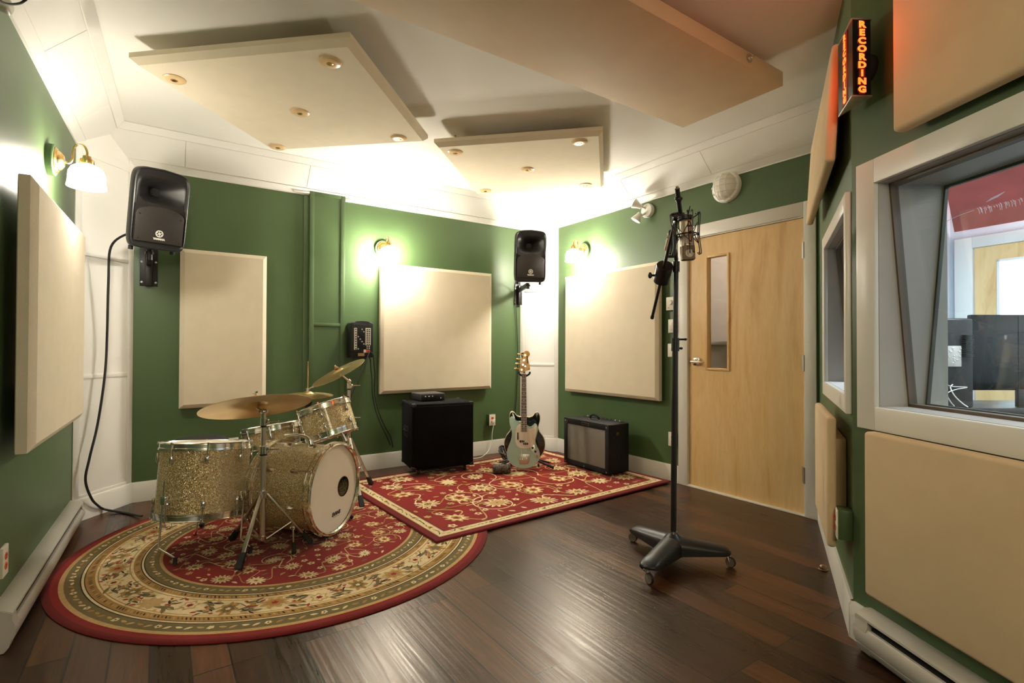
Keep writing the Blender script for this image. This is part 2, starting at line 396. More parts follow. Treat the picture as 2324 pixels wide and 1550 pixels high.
# ------------------------------------------------------------------ sloped cornice with panel seams
def cove(name, F, u0, u1, seams):
    S = .237; k = 1/math.sqrt(2)
    def band(s0, s1, h): n = h*k; return [(s0-.004, ZG+s0-.004+0), (s0+n, ZG+s0-n), (s1+n, ZG+s1-n), (s1-.004, ZG+s1-.004)]
    mb = MB(); prism(mb, F, [(-.02, ZG), (0, ZG), (S, ZC+.001), (-.02, ZC+.001)], u0, u1)
    prism(mb, F, [(-.004, ZG-.012), (.009, ZG-.012), (.009, ZG+.002), (-.004, ZG+.01)], u0, u1)
    prism(mb, F, band(.002, .040, .009), u0, u1); prism(mb, F, band(.196, S, .009), u0, u1)
    us = [u0]+sorted(seams)+[u1]
    for a, b in zip(us, us[1:]): prism(mb, F, band(.044, .192, .005), a+.003, b-.003)
    return struct(name, mb, M['white'])
def su(F, x, y): return F.px(x, y, .12)[0]
cove('trim_1', FL, -5.9, .3, [su(FL, 150, 98), su(FL, 212, 258), su(FL, 20, -240)])
cove('trim_2', FB, BS.x-.35, BE.x+.35, [su(FB, 421, 350), su(FB, 995, 450), su(FB, 1147, 480), su(FB, 700, 400)])
cove('trim_3', FD, -4.7, -1.47, [su(FD, 1288, 474), su(FD, 1421, 428), su(FD, 1602, 370)])
# ------------------------------------------------------------------ boxed chase on the back wall
uc0, uc1 = FB.px(702.5, 600, .035)[0], FB.px(783, 600, .035)[0]
mb = MB(); wslab(mb, FB, uc0, uc1, 0, ZG+.03, 0, .029)
wslab(mb, FB, uc0-.045, uc0, 0, ZG-.01, 0, .012, .001)
zr = FB.px(742, 737, .035)[1]
for a, b, c, d in ((uc0, uc0+.038, 0, ZG+.03), (uc1-.038, uc1, 0, ZG+.03), (uc0+.038, uc1-.038, ZG-.006, ZG+.03), (uc0+.038, uc1-.038, zr-.014, zr+.014), (uc0+.038, uc1-.038, 0, .2)):
    wslab(mb, FB, a, b, c, d, .026, .036, .0015)
struct('wall_chase', mb, M['greenlip'])
mb = MB(); wslab(mb, FB, uc0-.13, uc0-.002, ZG-.002, ZG+.012, 0, .035, .001); wslab(mb, FB, uc1+.002, uc1+.06, ZG-.014, ZG+.012, 0, .03, .001); struct('trim_4', mb, M['white'])
# ------------------------------------------------------------------ baseboards
def base(name, F, u0, u1, h=.145):
    mb = MB(); prism(mb, F, [(-.004, 0), (.016, 0), (.016, h-.012), (.010, h), (-.004, h)], u0, u1); return struct(name, mb, M['trim'])
base('baseboard_back', FB, BS.x-.005, BE.x+.005); base('baseboard_corner_left', FC1, 0, C1L); base('baseboard_corner_right', FC2, 0, C2L)
base('baseboard_right', FD, -4.372, -2.775); base('baseboard_narrow', FN, NU0, .007); base('baseboard_window', FW, -.007, .14)
base('baseboard_left', FL, -5.0, 0)
# ------------------------------------------------------------------ door
door = tag(bpy.data.objects.new('door_1', None), kind='structure'); C.objects.link(door); door.matrix_world = FD.m(-2.21, 0)
def dloc(u): return u+2.21
def dbox(mb, u0, u1, z0, z1, b0, b1, bev=0): return mb.span((dloc(u0), -b0, z0), (dloc(u1), -b1, z1), None, bev)
SL, SR, ST = -2.676, -1.752, 2.035
HW = (-2.52, -2.312, .965, 1.882)
mb = MB(); f0, f1 = -.052, -.008
for q in ((SL, HW[0], .012, ST), (HW[1], SR, .012, ST), (HW[0], HW[1], .012, HW[2]), (HW[0], HW[1], HW[3], ST)): dbox(mb, *q, f0, f1)
mb.build('door_slab', M['birch'], door)
mb = MB(); w = .017
for q in ((HW[0], HW[0]+w, HW[2], HW[3]), (HW[1]-w, HW[1], HW[2], HW[3]), (HW[0]+w, HW[1]-w, HW[2], HW[2]+w), (HW[0]+w, HW[1]-w, HW[3]-w, HW[3])): dbox(mb, *q, -.05, .004, .002)
mb.build('window_bead', M['birch'], door)
dbox(MB(), HW[0]+.01, HW[1]-.01, HW[2]+.01, HW[3]-.01, -.034, -.028).build('pane', M['pane'], door)
mb = MB()
for q in ((-2.772, -2.682, 0, 2.142), (-1.748, -1.668, 0, 2.142), (-2.682, -1.748, 2.046, 2.142)): dbox(mb, *q, 0, .018, .003)
for q in ((-2.70, -2.681, 0, 2.05), (-1.749, -1.728, 0, 2.05), (-2.70, -1.728, 2.038, 2.055)): dbox(mb, *q, -.12, .002)
mb.build('casing', M['trim'], door)
mb = MB(); dbox(mb, -2.69, -1.74, 0, .010, -.06, .02, .003); dbox(mb, -2.69, -1.74, .009, .014, -.008, .008, .002); mb.build('threshold', M['ivory'], door)
cx, cz = dloc(-2.603), 1.03
mb = MB(); mb.box((cx, -.002, cz), (.062, .012, .062), None, .004); mb.cyl((cx, -.005, cz), (cx, -.055, cz), .014, .012)
mb.tube([(cx-.015, -.055, cz), (cx+.05, -.057, cz-.002), (cx+.1, -.05, cz-.004)], .0085)
mb.box((dloc(SL)+.002, .004, cz), (.006, .012, .055)); mb.build('lever_handle', M['chrome'], door)
for k, z in enumerate((1.81, 1.04, .28)):
    mb = MB(); mb.cyl((dloc(SR)+.004, -.014, z-.055), (dloc(SR)+.004, -.014, z+.055), .0075, seg=12); mb.box((dloc(SR)-.008, .006, z), (.022, .004, .108))
    o = mb.build('hinge', M['trim'] if k == 0 else M['steel'], door)
    if k == 0: o['label'] = 'hinge painted over in white'
# the hallway glimpsed through the door's slot window
mb = MB(); mb.span((XD+1.9, 1.56, 0), (XD+2.0, 4.5, ZC)); mb.span((XD+.12, 4.4, 0), (XD+2.0, 4.5, ZC)); mb.span((XD+.12, 1.56, 0), (XD+2.0, 1.60, ZC)); struct('wall_hallway', mb, M['hallwall'])
o = MB().span((0, -.9, 0), (.62, .9, 1.17)).box((.31, 0, 1.19), (.66, 1.86, .04), None, .004).build('low_partition', [M['hallwall']], None, TR(XD+1.1, 2.35, 0))
tag(o, 'blush low partition with a flat ledge seen through the door slot', 'partition')
o = MB().span((0, -.035, 0), (.07, .035, 2.5)).build('wood_post', M['greenlip'], None, TR(XD+.9, 3.20, 0)); tag(o, 'dull green post rising behind the slot pane of the birch door', 'post')
th = thing('paper_dispenser', 'dark domed dispenser over a pale box seen through the door slot', 'dispenser', TR(XD+1.45, 2.55, 1.21))
MB().box((0, 0, .14), (.18, .26, .28), None, .02).build('tray', M['ctrlwall'], th); MB().lathe([(.11, .28), (.115, .5), (.09, .58), (0, .6)], None, 20, (True, False)).build('cover', M['tan'], th)
# ------------------------------------------------------------------ windows
def window(name, F, hole, cas, depth, tilt, uend):
    u0, u1, z0, z1 = hole
    root = tag(bpy.data.objects.new(name, None), kind='structure'); C.objects.link(root); root.matrix_world = F.m(u0, z0)
    W, Hh = u1-u0, z1-z0
    a, b, c, d = cas[0]-u0, cas[1]-u0, cas[2]-z0, cas[3]-z0
    mb = MB()
    for q in ((a, 0, c, d), (W, b, c, d), (0, W, c, 0), (0, W, Hh, d)): mb.span((q[0], -.022, q[2]), (q[1], 0, q[3]), None, .003)
    mb.build('casing', M['trim'], root)
    mb = MB(); s = .012
    mb.span((-s, -.001, -s), (.0015, depth, Hh+s)); mb.span((W-.0015, -.001, -s), (W+s, depth, Hh+s)); mb.span((0, -.001, Hh-.0015), (W, depth, Hh+s)); mb.build('jamb', M['grey'], root)
    MB().span((.0015, -.003, -s), (W-.0015, depth, .0015)).build('sill', M['ctrlwall'] if name == 'window_2' else M['grey'], root)
    for k, (y0, y1) in enumerate(tilt):                       # depth of the pane's top and bottom edge
        def bar(mb, x0, x1, za, zb, w):                       # slanted strip following the pane
            ya = y0+(y1-y0)*(1-za/Hh); yb = y0+(y1-y0)*(1-zb/Hh)
            mb.loft([[(x0, ya-w, za), (x1, ya-w, za), (x1, ya+w, za), (x0, ya+w, za)], [(x0, yb-w, zb), (x1, yb-w, zb), (x1, yb+w, zb), (x0, yb+w, zb)]]); return mb
        bar(MB(), .004, W-.004, .006, Hh-.006, .003).build('pane', M['pane'], root)
        mb = MB(); q = .016 if k == 0 else .007
        bar(mb, 0, .009, 0, Hh, q); bar(mb, W-.009, W, 0, Hh, q); bar(mb, 0, W, 0, .012, q); bar(mb, 0, W, Hh-.012, Hh, q)
        mb.build('glazing_bead', M['stop'] if k == 0 else M['greydk'], root)
    return root
wa = FW.px(1943, 660, .022)[0]
window('window_1', FW, WHOLE, (wa, WU1+.1, .838, 1.853), .28, ((.055, .13), (.275, .19)), None)
na, nb = FN.px(1866, 700, .022)[0], FN.px(1932.5, 660, .022)[0]
window('window_2', FN, NHOLE, (na, min(nb, -.012), .88, 1.775), .26, ((.05, .12), (.23, .17)), None)
mb = MB()
wslab(mb, FN, NU0, NHOLE[0]-.02, 0, ZT, -.30, -.24); wslab(mb, FN, NHOLE[1]+.02, -.11, 0, ZT, -.30, -.24); wslab(mb, FN, NHOLE[0]-.02, NHOLE[1]+.02, 0, .93, -.30, -.24); wslab(mb, FN, NHOLE[0]-.02, NHOLE[1]+.02, 1.73, ZT, -.30, -.24)
struct('wall_control_narrow', mb, M['ctrlwall'])
mb = MB()
wslab(mb, FW, -.1, WU0-.02, 0, ZT, -.30, -.272); wslab(mb, FW, WU1+.02, 2.6, 0, ZT, -.30, -.272); wslab(mb, FW, WU0-.02, WU1+.02, 0, .90, -.30, -.272); wslab(mb, FW, WU0-.02, WU1+.02, 1.79, ZT, -.30, -.272)
struct('wall_control_front', mb, M['ctrlwall'])
# ------------------------------------------------------------------ acoustic panels
def panel(F, pts, bf, bb, label, ch=.028, mat='fabric', group='fabric panels hung on the green walls', lean=0.0):
    L = [F.px(x, y, bf) for x, y in pts]
    u0 = (L[0][0]+L[3][0])/2; u1 = (L[1][0]+L[2][0])/2; z1 = (L[0][1]+L[1][1])/2; z0 = (L[2][1]+L[3][1])/2
    w, h = (u1-u0)/2, (z1-z0)/2
    mb = MB()
    if mat == 'fabric':
        def ring(b, i): return [(-w+i, -b, -h+i), (w-i, -b, -h+i), (w-i, -b, h-i), (-w+i, -b, h-i)]
        mb.loft([ring(bb, .006), ring(bb+.004, 0), ring(bf-ch*.72, 0), ring(bf-ch*.62, .003), ring(bf-.003, ch-.003), ring(bf, ch+.002)])
    else: mb.box((0, -(bf+bb)/2, 0), (2*w, bf-bb, 2*h), None, ch, 4)
    mb.span((-w*.55, -bb-.001, -h*.55), (w*.55, -.003, h*.55))
    o = mb.build('acoustic_panel', M[mat], None, F.m((u0+u1)/2, (z0+z1)/2) @ Matrix.Rotation(lean, 4, 'X'), 30)
    return tag(o, label, 'acoustic panel', group)
panel(FB, [(866.5, 595.5), (1117.5, 621.6), (1117, 882), (862.7, 895)], .09, .03, 'square cream fabric panel on the back wall above the tall black speaker cabinet')
panel(FB, [(411.5, 562.5), (607.5, 581.5), (603, 920), (404, 926)], .09, .03, 'tall narrow cream fabric panel on the green wall behind the drum kit')
panel(FD, [(1280, 628), (1490.4, 594.2), (1494.2, 911.5), (1278.9, 886.7)], .09, .03, 'square cream fabric panel above the small guitar amplifier beside the door')
panel(FL, [(87, 410), (197.3, 525), (188.8, 946.8), (76, 1031)], .10, .04, 'cream fabric panel below the wall lamp nearest the camera, its thick edge in shadow', .03)
_u = lambda F, u, z, b: (lambda P: P)(F.p(u, z, b))
def panel_uz(F, u0, u1, z0, z1, bf, bb, label, lean=0.0):
    w, h = (u1-u0)/2, (z1-z0)/2; mb = MB()
    n, m = 14, 8; rnd = random.Random(label)
    mb.box((0, -(bf+bb)/2, 0), (2*w, bf-bb, 2*h), None, .014, 4)
    mb.span((-w*.6, -bb-.002, -h*.6), (w*.6, -.012 if lean else -.003, h*.6))
    o = mb.build('acoustic_panel', M['muslin'], None, F.m((u0+u1)/2, (z0+z1)/2) @ Matrix.Rotation(lean, 4, 'X'), 40)
    return tag(o, label, 'acoustic panel', 'fabric panels hung on the green walls')
panel_uz(FN, -1.30, -.05, 1.915, 2.405, .075, .035, 'wide cream cloth panel above the small window, edge glowing red from the sign', math.radians(-3.5))
panel_uz(FN, -.68, -.05, .322, .86, .085, .05, 'cream cloth panel under the small window beside the birch door')
a = FW.px(2023, 150, .08)[0]; panel_uz(FW, a, a+1.24, 1.885, 2.50, .08, .03, 'big cream cloth panel above the control room window')
a = FW.px(1959, 1150, .08)[0]; panel_uz(FW, a, a+1.24, .243, .84, .08, .03, 'big cream cloth panel under the control room window')
mb = MB(); wslab(mb, FW, .3, 2.5, 2.55, 2.62, 0, .03, .003); struct('trim_5', mb, M['trim'])
# ------------------------------------------------------------------ ceiling clouds
def washer_me():
    mb = MB(); mb.mat(0).lathe([(0, -.003), (.016, -.003), (.019, -.010), (.045, -.010), (.054, -.004), (.055, .001)], None, 28)
    return mb.mesh('washer', [M['washer']])
M['washer'] = pm('amber_washer_plastic', (.78, .55, .30), .25, 0, var=.05)
wm = washer_me()
mb = MB(); mb.lathe([(0, -.004), (.008, -.005), (.014, -.003), (.0155, .003)], None, 16); bm_ = mb.mesh('bolt', [M['brass']])
def cloud(cx, cy, half, ang, z0, z1, label, bolts):
    th = thing('ceiling_panel', label, 'acoustic panel', TR(cx, cy, z0) @ RZ(ang), 'fabric clouds hung under the ceiling')
    ch = .028; mb = MB()
    def ring(z, i): return [(-half+i, -half+i, z), (half-i, -half+i, z), (half-i, half-i, z), (-half+i, half-i, z)]
    mb.loft([ring(0, ch), ring(.003, ch-.003), ring(ch, 0), ring(z1-z0, 0)])
    mb.build('fabric_cover', M['fabric'], th, None, 30)
    inv = th.matrix_world.inverted()
    for x, y in bolts:
        p = inv @ onz(x, y, z0)
        w = inst('washer', wm, th, TR(p.x, p.y, 0)); inst('bolt', bm_, w, TR(0, 0, -.006))
        MB().cyl((p.x, p.y, z1-z0-.002), (p.x, p.y, ZC-z0), .006, seg=8).build('hanger_rod', M['steel'], th)
    return th
cloud(.700, 3.262, .595, 47, 2.58, 2.633, 'large tilted square cream ceiling panel hanging above the drum kit', [(396, 179), (750, 141), (681, 255), (630, 333), (905, 313)])
cloud(2.447, 3.330, .595, 45, 2.58, 2.633, 'square cream ceiling panel hanging between the two far wall lamps', [(1033, 345), (1315, 322), (1198, 384), (1102, 432), (1329, 419)])
th = thing('ceiling_panel', 'long tan ceiling panel with a bolt in its edge, nearest the red sign', 'acoustic panel', TR(1.55, 1.775, 2.565), 'fabric clouds hung under the ceiling')
mb = MB(); mb.box((0, 0, .04), (2.46, .65, .08), None, .006); mb.build('fabric_cover', M['cloudwood'], th)
for x in (-1.0, 1.0):
    for y in (-.2, .2): MB().cyl((x, y, .079), (x, y, ZC-2.565), .012, seg=10).build('hanger_rod', M['steel'], th)
p = th.matrix_world.inverted() @ (EYE+ray(1700, 128)*((1.45-0)/ray(1700, 128).y))
w = MB().cyl((p.x, -.326, .045), (p.x, -.329, .045), .022).build('washer', M['steel'], th)
MB().cyl((p.x, -.328, .045), (p.x, -.340, .045), .011, seg=6).cyl((p.x, -.339, .045), (p.x, -.352, .045), .006, seg=10).build('bolt', M['chrome'], w)
# ------------------------------------------------------------------ rugs (woven pattern is inlaid in the pile's own mesh)
class Rug:
    def __init__(s, z): s.mb = MB(); s.z = z; s.k = 0; s.q = 0; s.n = 0
    def lay(s, ty=0):
        if ty == 0: s.k += 1; return s.z+s.k*.00002              # bands and grounds, in order
        s.q += 1
        return s.z+.0008+((s.q*7) % 97)*.0000012+(.0, .00015, .0003)[ty-1]+(s.n*.00003 if ty == 3 else 0)
    def poly(s, pts, c, ty=0): s.mb.mat(c).flat(pts, s.lay(ty))
    def ring(s, cx, cy, r0, r1, c, n=140):
        z = s.lay(); a = [(cx+r0*math.cos(2*PI*i/n), cy+r0*math.sin(2*PI*i/n), z) for i in range(n)]
        b = [(cx+r1*math.cos(2*PI*i/n), cy+r1*math.sin(2*PI*i/n), z) for i in range(n)]
        s.mb.mat(c)._add(a+b, [(i, (i+1) % n, n+(i+1) % n, n+i) for i in range(n)])
    def ribbon(s, pts, w, c, taper=False):
        P = [Vector((p[0], p[1], 0)) for p in smooth([(p[0], p[1], 0) for p in pts], 6)]; z = s.lay(1); L = []; R = []
        for i, p in enumerate(P):
            t = (P[min(i+1, len(P)-1)]-P[max(i-1, 0)]); t = t.normalized() if t.length > 1e-6 else Vector((1, 0, 0))
            q = w/2*((1-abs(2*i/(len(P)-1)-1)**2)*.9+.1 if taper else 1); nn = Vector((-t.y, t.x, 0))*q
            L.append((p.x+nn.x, p.y+nn.y, z)); R.append((p.x-nn.x, p.y-nn.y, z))
        n = len(P); s.mb.mat(c)._add(L+R, [(i, i+1, n+i+1, n+i) for i in range(n-1)])
    def star(s, x, y, r, n, c, dep=.3, rot=0, sx=1.0, ax=0.0):
        m = n*8; pts = []
        for i in range(m):
            a = 2*PI*i/m; q = r*(1-dep*(.5-.5*math.cos(n*a))**1.0)
            px, py = q*math.cos(a+rot)*sx, q*math.sin(a+rot)
            pts.append((x+px*math.cos(ax)-py*math.sin(ax), y+px*math.sin(ax)+py*math.cos(ax)))
        s.n = (s.n+1) % 9; z = s.lay(3); V = [(x, y, z)]+[(p[0], p[1], z) for p in pts]
        s.mb.mat(c)._add(V, [(0, 1+i, 1+(i+1) % m) for i in range(m)])
    def leaf(s, x, y, l, w, a, c, bend=.25):
        P = []
        for i in range(7):
            t = i/6; P.append((t*l, w/2*math.sin(PI*t)**.8+bend*l*t*t))
        for i in range(5, 0, -1):
            t = i/6; P.append((t*l, -w/2*math.sin(PI*t)**.8+bend*l*t*t))
        s.poly([(x+p*math.cos(a)-q*math.sin(a), y+p*math.sin(a)+q*math.cos(a)) for p, q in P], c, 2)
    def flower(s, x, y, r, kind, rnd, ax=0.0):
        rot = rnd.random()*6; s.n = 0
        if kind == 0:                                         # large many-petalled rosette
            n = rnd.choice((11, 12, 13)); s.star(x, y, r, n, CREAM, .42, rot, 1.25, ax); s.star(x, y, r*.66, n, TAN, .25, rot, 1.25, ax)
            s.star(x, y, r*.52, 8, CREAM, .2, rot, 1.2, ax); s.star(x, y, r*.34, 7, OLIVE, .25, rot, 1.2, ax); s.star(x, y, r*.24, 6, GOLD, .2, rot, 1.2, ax); s.star(x, y, r*.09, 6, CHAR)
        elif kind == 1:                                       # palmette in gold and cream
            s.star(x, y, r, 9, TAN, .36, rot, 1.3, ax); s.star(x, y, r*.74, 9, CREAM, .3, rot, 1.3, ax); s.star(x, y, r*.46, 7, GOLD, .25, rot, 1.3, ax); s.star(x, y, r*.26, 6, SCAR, .2, rot, 1.2, ax); s.star(x, y, r*.12, 6, CHAR)
        elif kind == 2:                                       # small five-petal bloom
            s.star(x, y, r, 5, CREAM, .34, rot, 1.1, ax); s.star(x, y, r*.45, 5, GOLD, .2, rot); s.star(x, y, r*.17, 5, CHAR, .1, rot)
        else:
            s.star(x, y, r, 6, TAN, .34, rot, 1.15, ax); s.star(x, y, r*.55, 6, OLIVE, .2, rot); s.star(x, y, r*.26, 5, CREAM, .2, rot)
def field(R, rnd, inside, x0, x1, y0, y1, rl, rs, gap, curls=.3):
    """vines, rosettes and leaves over a crimson field"""
    big = []; small = []; used = []
    for _ in range(4000):
        q = (rnd.uniform(x0, x1), rnd.uniform(y0, y1))
        if inside(*q, rl) and all(math.hypot(q[0]-p[0], q[1]-p[1]) > gap for p in big): big.append(q)
    for i, p in enumerate(big):                               # vines between neighbours
        near = sorted((math.hypot(q[0]-p[0], q[1]-p[1]), j) for j, q in enumerate(big) if j != i)[:3]
        for dd, j in near:
            if (j, i) in used or dd > gap*2.0: continue
            used.append((i, j)); q = big[j]; v = Vector((q[0]-p[0], q[1]-p[1])); n = Vector((-v.y, v.x))*rnd.choice((-.38, .38, .28, -.28))
            a = (p[0]+v.x*.28+n.x, p[1]+v.y*.28+n.y); b = (p[0]+v.x*.72-n.x*.5, p[1]+v.y*.72-n.y*.5)
            if not (inside(*a, .01) and inside(*b, .01)): continue
            R.ribbon([p, a, b, q], rl*.12, rnd.choice((TAN, CREAM, GOLD, TAN)))
            for e, sg in ((a, 1), (b, -1)):
                ang = math.atan2(v.y, v.x)+sg*rnd.uniform(.5, 1.3)
                if inside(*e, rs*1.6): R.leaf(e[0], e[1], rs*rnd.uniform(1.1, 1.7), rs*.6, ang, rnd.choice((CREAM, TAN, TAN, OLIVE))); small.append((e[0]+.6*rs*math.cos(ang), e[1]+.6*rs*math.sin(ang)))
    for i, p in enumerate(big):
        if rnd.random() < curls:                              # tendril spiral ending in a bud
            a0 = rnd.random()*6; pts = [(p[0]+(rl*2.3-rl*1.5*t/12)*math.cos(a0+t*.5), p[1]+(rl*2.3-rl*1.5*t/12)*math.sin(a0+t*.5)) for t in range(13)]
            if all(inside(*q, .01) for q in pts): R.ribbon(pts, rl*.11, rnd.choice((CREAM, TAN)))
    for _ in range(6000):
        q = (rnd.uniform(x0, x1), rnd.uniform(y0, y1))
        if inside(*q, rs) and all(math.hypot(q[0]-p[0], q[1]-p[1]) > rl*1.25+rs for p in big) and all(math.hypot(q[0]-p[0], q[1]-p[1]) > rs*2.5 for p in small):
            small.append(q); k = rnd.random()
            if k < .45: R.flower(q[0], q[1], rs*rnd.uniform(.7, 1.0), rnd.choice((2, 3, 2)), rnd, rnd.uniform(0, 3))
            else: R.leaf(q[0]-.6*rs, q[1], rs*rnd.uniform(1.2, 1.9), rs*.7, rnd.uniform(0, 6.28), rnd.choice((CREAM, TAN, TAN, OLIVE, GOLD)), rnd.uniform(-.4, .4))
    for i, p in enumerate(big): R.flower(p[0], p[1], rl*rnd.uniform(.78, 1.08), rnd.choice((0, 1, 0)), rnd, rnd.uniform(0, 3))
rnd = random.Random(11)
RR = 1.145; R = Rug(.0085)
R.mb.mat(DRED).lathe([(0, .0085), (RR-.03, .0085), (RR-.012, .009), (RR-.004, .0065), (RR, .003), (RR, 0)], None, 160)
R.mb.mat(DRED).lathe([(RR-.012, .0098), (RR-.004, .0082), (RR+.002, .004)], None, 160)
R.ring(0, 0, 0.02, 1.09, RED); R.poly([(.03*math.cos(t), .03*math.sin(t)) for t in [i*.5 for i in range(12)]], RED)
R.ring(0, 0, 1.085, RR-.014, RED)
for a, b, c in ((.675, .690, TAN), (.690, .752, OLIVE), (.752, .757, CHAR), (.757, .765, CREAM), (.765, .770, CHAR), (.770, .800, GOLD), (.800, .812, CREAM), (.812, .817, GOLD),
                (.817, .938, CREAM), (.938, .943, GOLD), (.943, .952, CREAM), (.952, .990, GOLD), (.990, .994, CHAR), (.994, 1.004, CREAM), (1.004, 1.009, CHAR), (1.009, 1.068, OLIVE), (1.068, 1.088, TAN)):
    R.ring(0, 0, a, b, c)
def polar(r, a): return r*math.cos(a), r*math.sin(a)
for r, n, l in ((.721, 120, .030), (1.038, 150, .034)):       # guard bands of little leaves and dots
    for i in range(n):
        a = 2*PI*i/n; x, y = polar(r, a); sg = 1 if i % 2 else -1
        R.leaf(x-l*.45*math.cos(a+1.2*sg), y-l*.45*math.sin(a+1.2*sg), l, l*.42, a+1.2*sg, rnd.choice((TAN, CREAM, GOLD)), .2)
        if i % 5 == 0: R.star(x, y, l*.42, 5, CREAM, .25, a); R.star(x, y, l*.15, 5, CHAR)
for r, n in ((.785, 260), (.971, 330)):                       # fringe-like dark strokes
    for i in range(n):
        a = 2*PI*i/n; x, y = polar(r-.012, a+.006); R.leaf(x, y, .026, .0075, a+.5, rnd.choice((OLIVE, CHAR, TAN)), .1)
n = 30
for i in range(n):                                            # main cream border: blossoms, scrolls, black curls
    a = 2*PI*i/n; x, y = polar(.878+.012*(-1)**i, a)
    R.n = 0
    if i % 3 == 0: R.star(x, y, .052, 8, TAN, .3, a, 1.25, a+1.57); R.star(x, y, .034, 8, GOLD, .25, a, 1.25, a+1.57); R.star(x, y, .016, 5, SCAR)
    elif i % 3 == 1: R.star(x, y, .042, 6, TAN, .35, a); R.star(x, y, .030, 6, CREAM, .3, a); R.star(x, y, .016, 6, SCAR, .3); R.star(x, y, .006, 5, CHAR)
    else: R.star(x, y, .045, 7, GOLD, .4, a, 1.4, a); R.star(x, y, .028, 7, OLIVE, .3, a, 1.3, a); R.star(x, y, .012, 5, CREAM)
    for sg in (-1, 1):
        for da, dr, c, l, w in ((.055, .03, OLIVE, .062, .014), (.075, -.03, CHAR, .048, .009), (.10, .015, OLIVE, .07, .016), (.105, -.02, GOLD, .05, .014), (.125, .035, CHAR, .04, .008), (.06, -.045, SCAR, .024, .012), (.085, .045, TAN, .03, .016), (.13, -.04, OLIVE, .035, .012), (.13, .0, SCAR, .02, .012)):
            px, py = polar(.878+dr*1.1*sg*(-1)**i, a+sg*da*.82); R.leaf(px, py, l*rnd.uniform(.85, 1.25), w*1.15, a+PI/2*sg+rnd.uniform(-.9, .9), c, rnd.uniform(-.5, .5))
    pts = [polar(.878+.036*math.sin(t*PI/4+i), a+(t-4)*.031) for t in range(9)]; R.ribbon(pts, .0038, rnd.choice((GOLD, OLIVE, CHAR)))
field(R, rnd, lambda x, y, m: math.hypot(x, y) < .668-m, -.68, .68, -.68, .68, .042, .020, .128, .45)
o = R.mb.build('round_rug', YARN, None, TR(.699, 3.303, .0005)); tag(o, 'round crimson oriental rug with a wide cream border under the drum kit', 'rug')
# rectangular rug
RW, RH = 2.245, 1.62
R = Rug(.0115); mb = R.mb
def rect(i): return [(i, i), (RW-i, i), (RW-i, RH-i), (i, RH-i)]
mb.mat(DRED).loft([[(x, y, 0) for x, y in rect(0)], [(x, y, .007) for x, y in rect(0)], [(x, y, .011) for x, y in rect(.006)], [(x, y, .0115) for x, y in rect(.02)]], None)
def frame(i, j, c):
    z = R.lay(); A, B = rect(i), rect(j); R.mb.mat(c)._add([(x, y, z) for x, y in A+B], [(k, (k+1) % 4, 4+(k+1) % 4, 4+k) for k in range(4)])
R.poly(rect(.006), RED)
frame(.004, .05, DRED); frame(.05, .118, CREAM); frame(.05, .056, TAN); frame(.112, .118, TAN); frame(.118, .124, CHAR)
for side in range(4):
    L = RW if side % 2 == 0 else RH; m = int(L/.055)
    for k in range(1, m):
        d = k*L/m
        if d < .07 or d > L-.07: continue
        x, y, ang = ((d, .084, 0), (RW-.084, d, PI/2), (d, RH-.084, PI), (.084, d, -PI/2))[side]
        R.leaf(x, y-.0, .034, .010, ang+rnd.uniform(-.8, .8), rnd.choice((OLIVE, GOLD, CHAR, OLIVE)), rnd.uniform(-.4, .4))
        R.leaf(x, y, .026, .011, ang+2.6+rnd.uniform(-.6, .6), rnd.choice((TAN, OLIVE, GOLD)), .3)
        if k % 4 == 0: R.star(x, y, .017, 6, GOLD, .25); R.star(x, y, .007, 5, CHAR)
field(R, rnd, lambda x, y, m: .122+m*.95 < x < RW-.122-m*.95 and .122+m*.95 < y < RH-.122-m*.95, .12, RW, .12, RH, .086, .034, .235, .3)
A = Vector((1.325, 2.695)); ang = math.atan2(2.822-2.703, 3.571-1.321)
o = R.mb.build('rectangular_rug', YARN, None, TR(A.x, A.y, .0105) @ Matrix.Rotation(ang, 4, 'Z')); tag(o, 'rectangular red floral rug under the amplifiers and the guitars', 'rug')
RUGZ = .0255
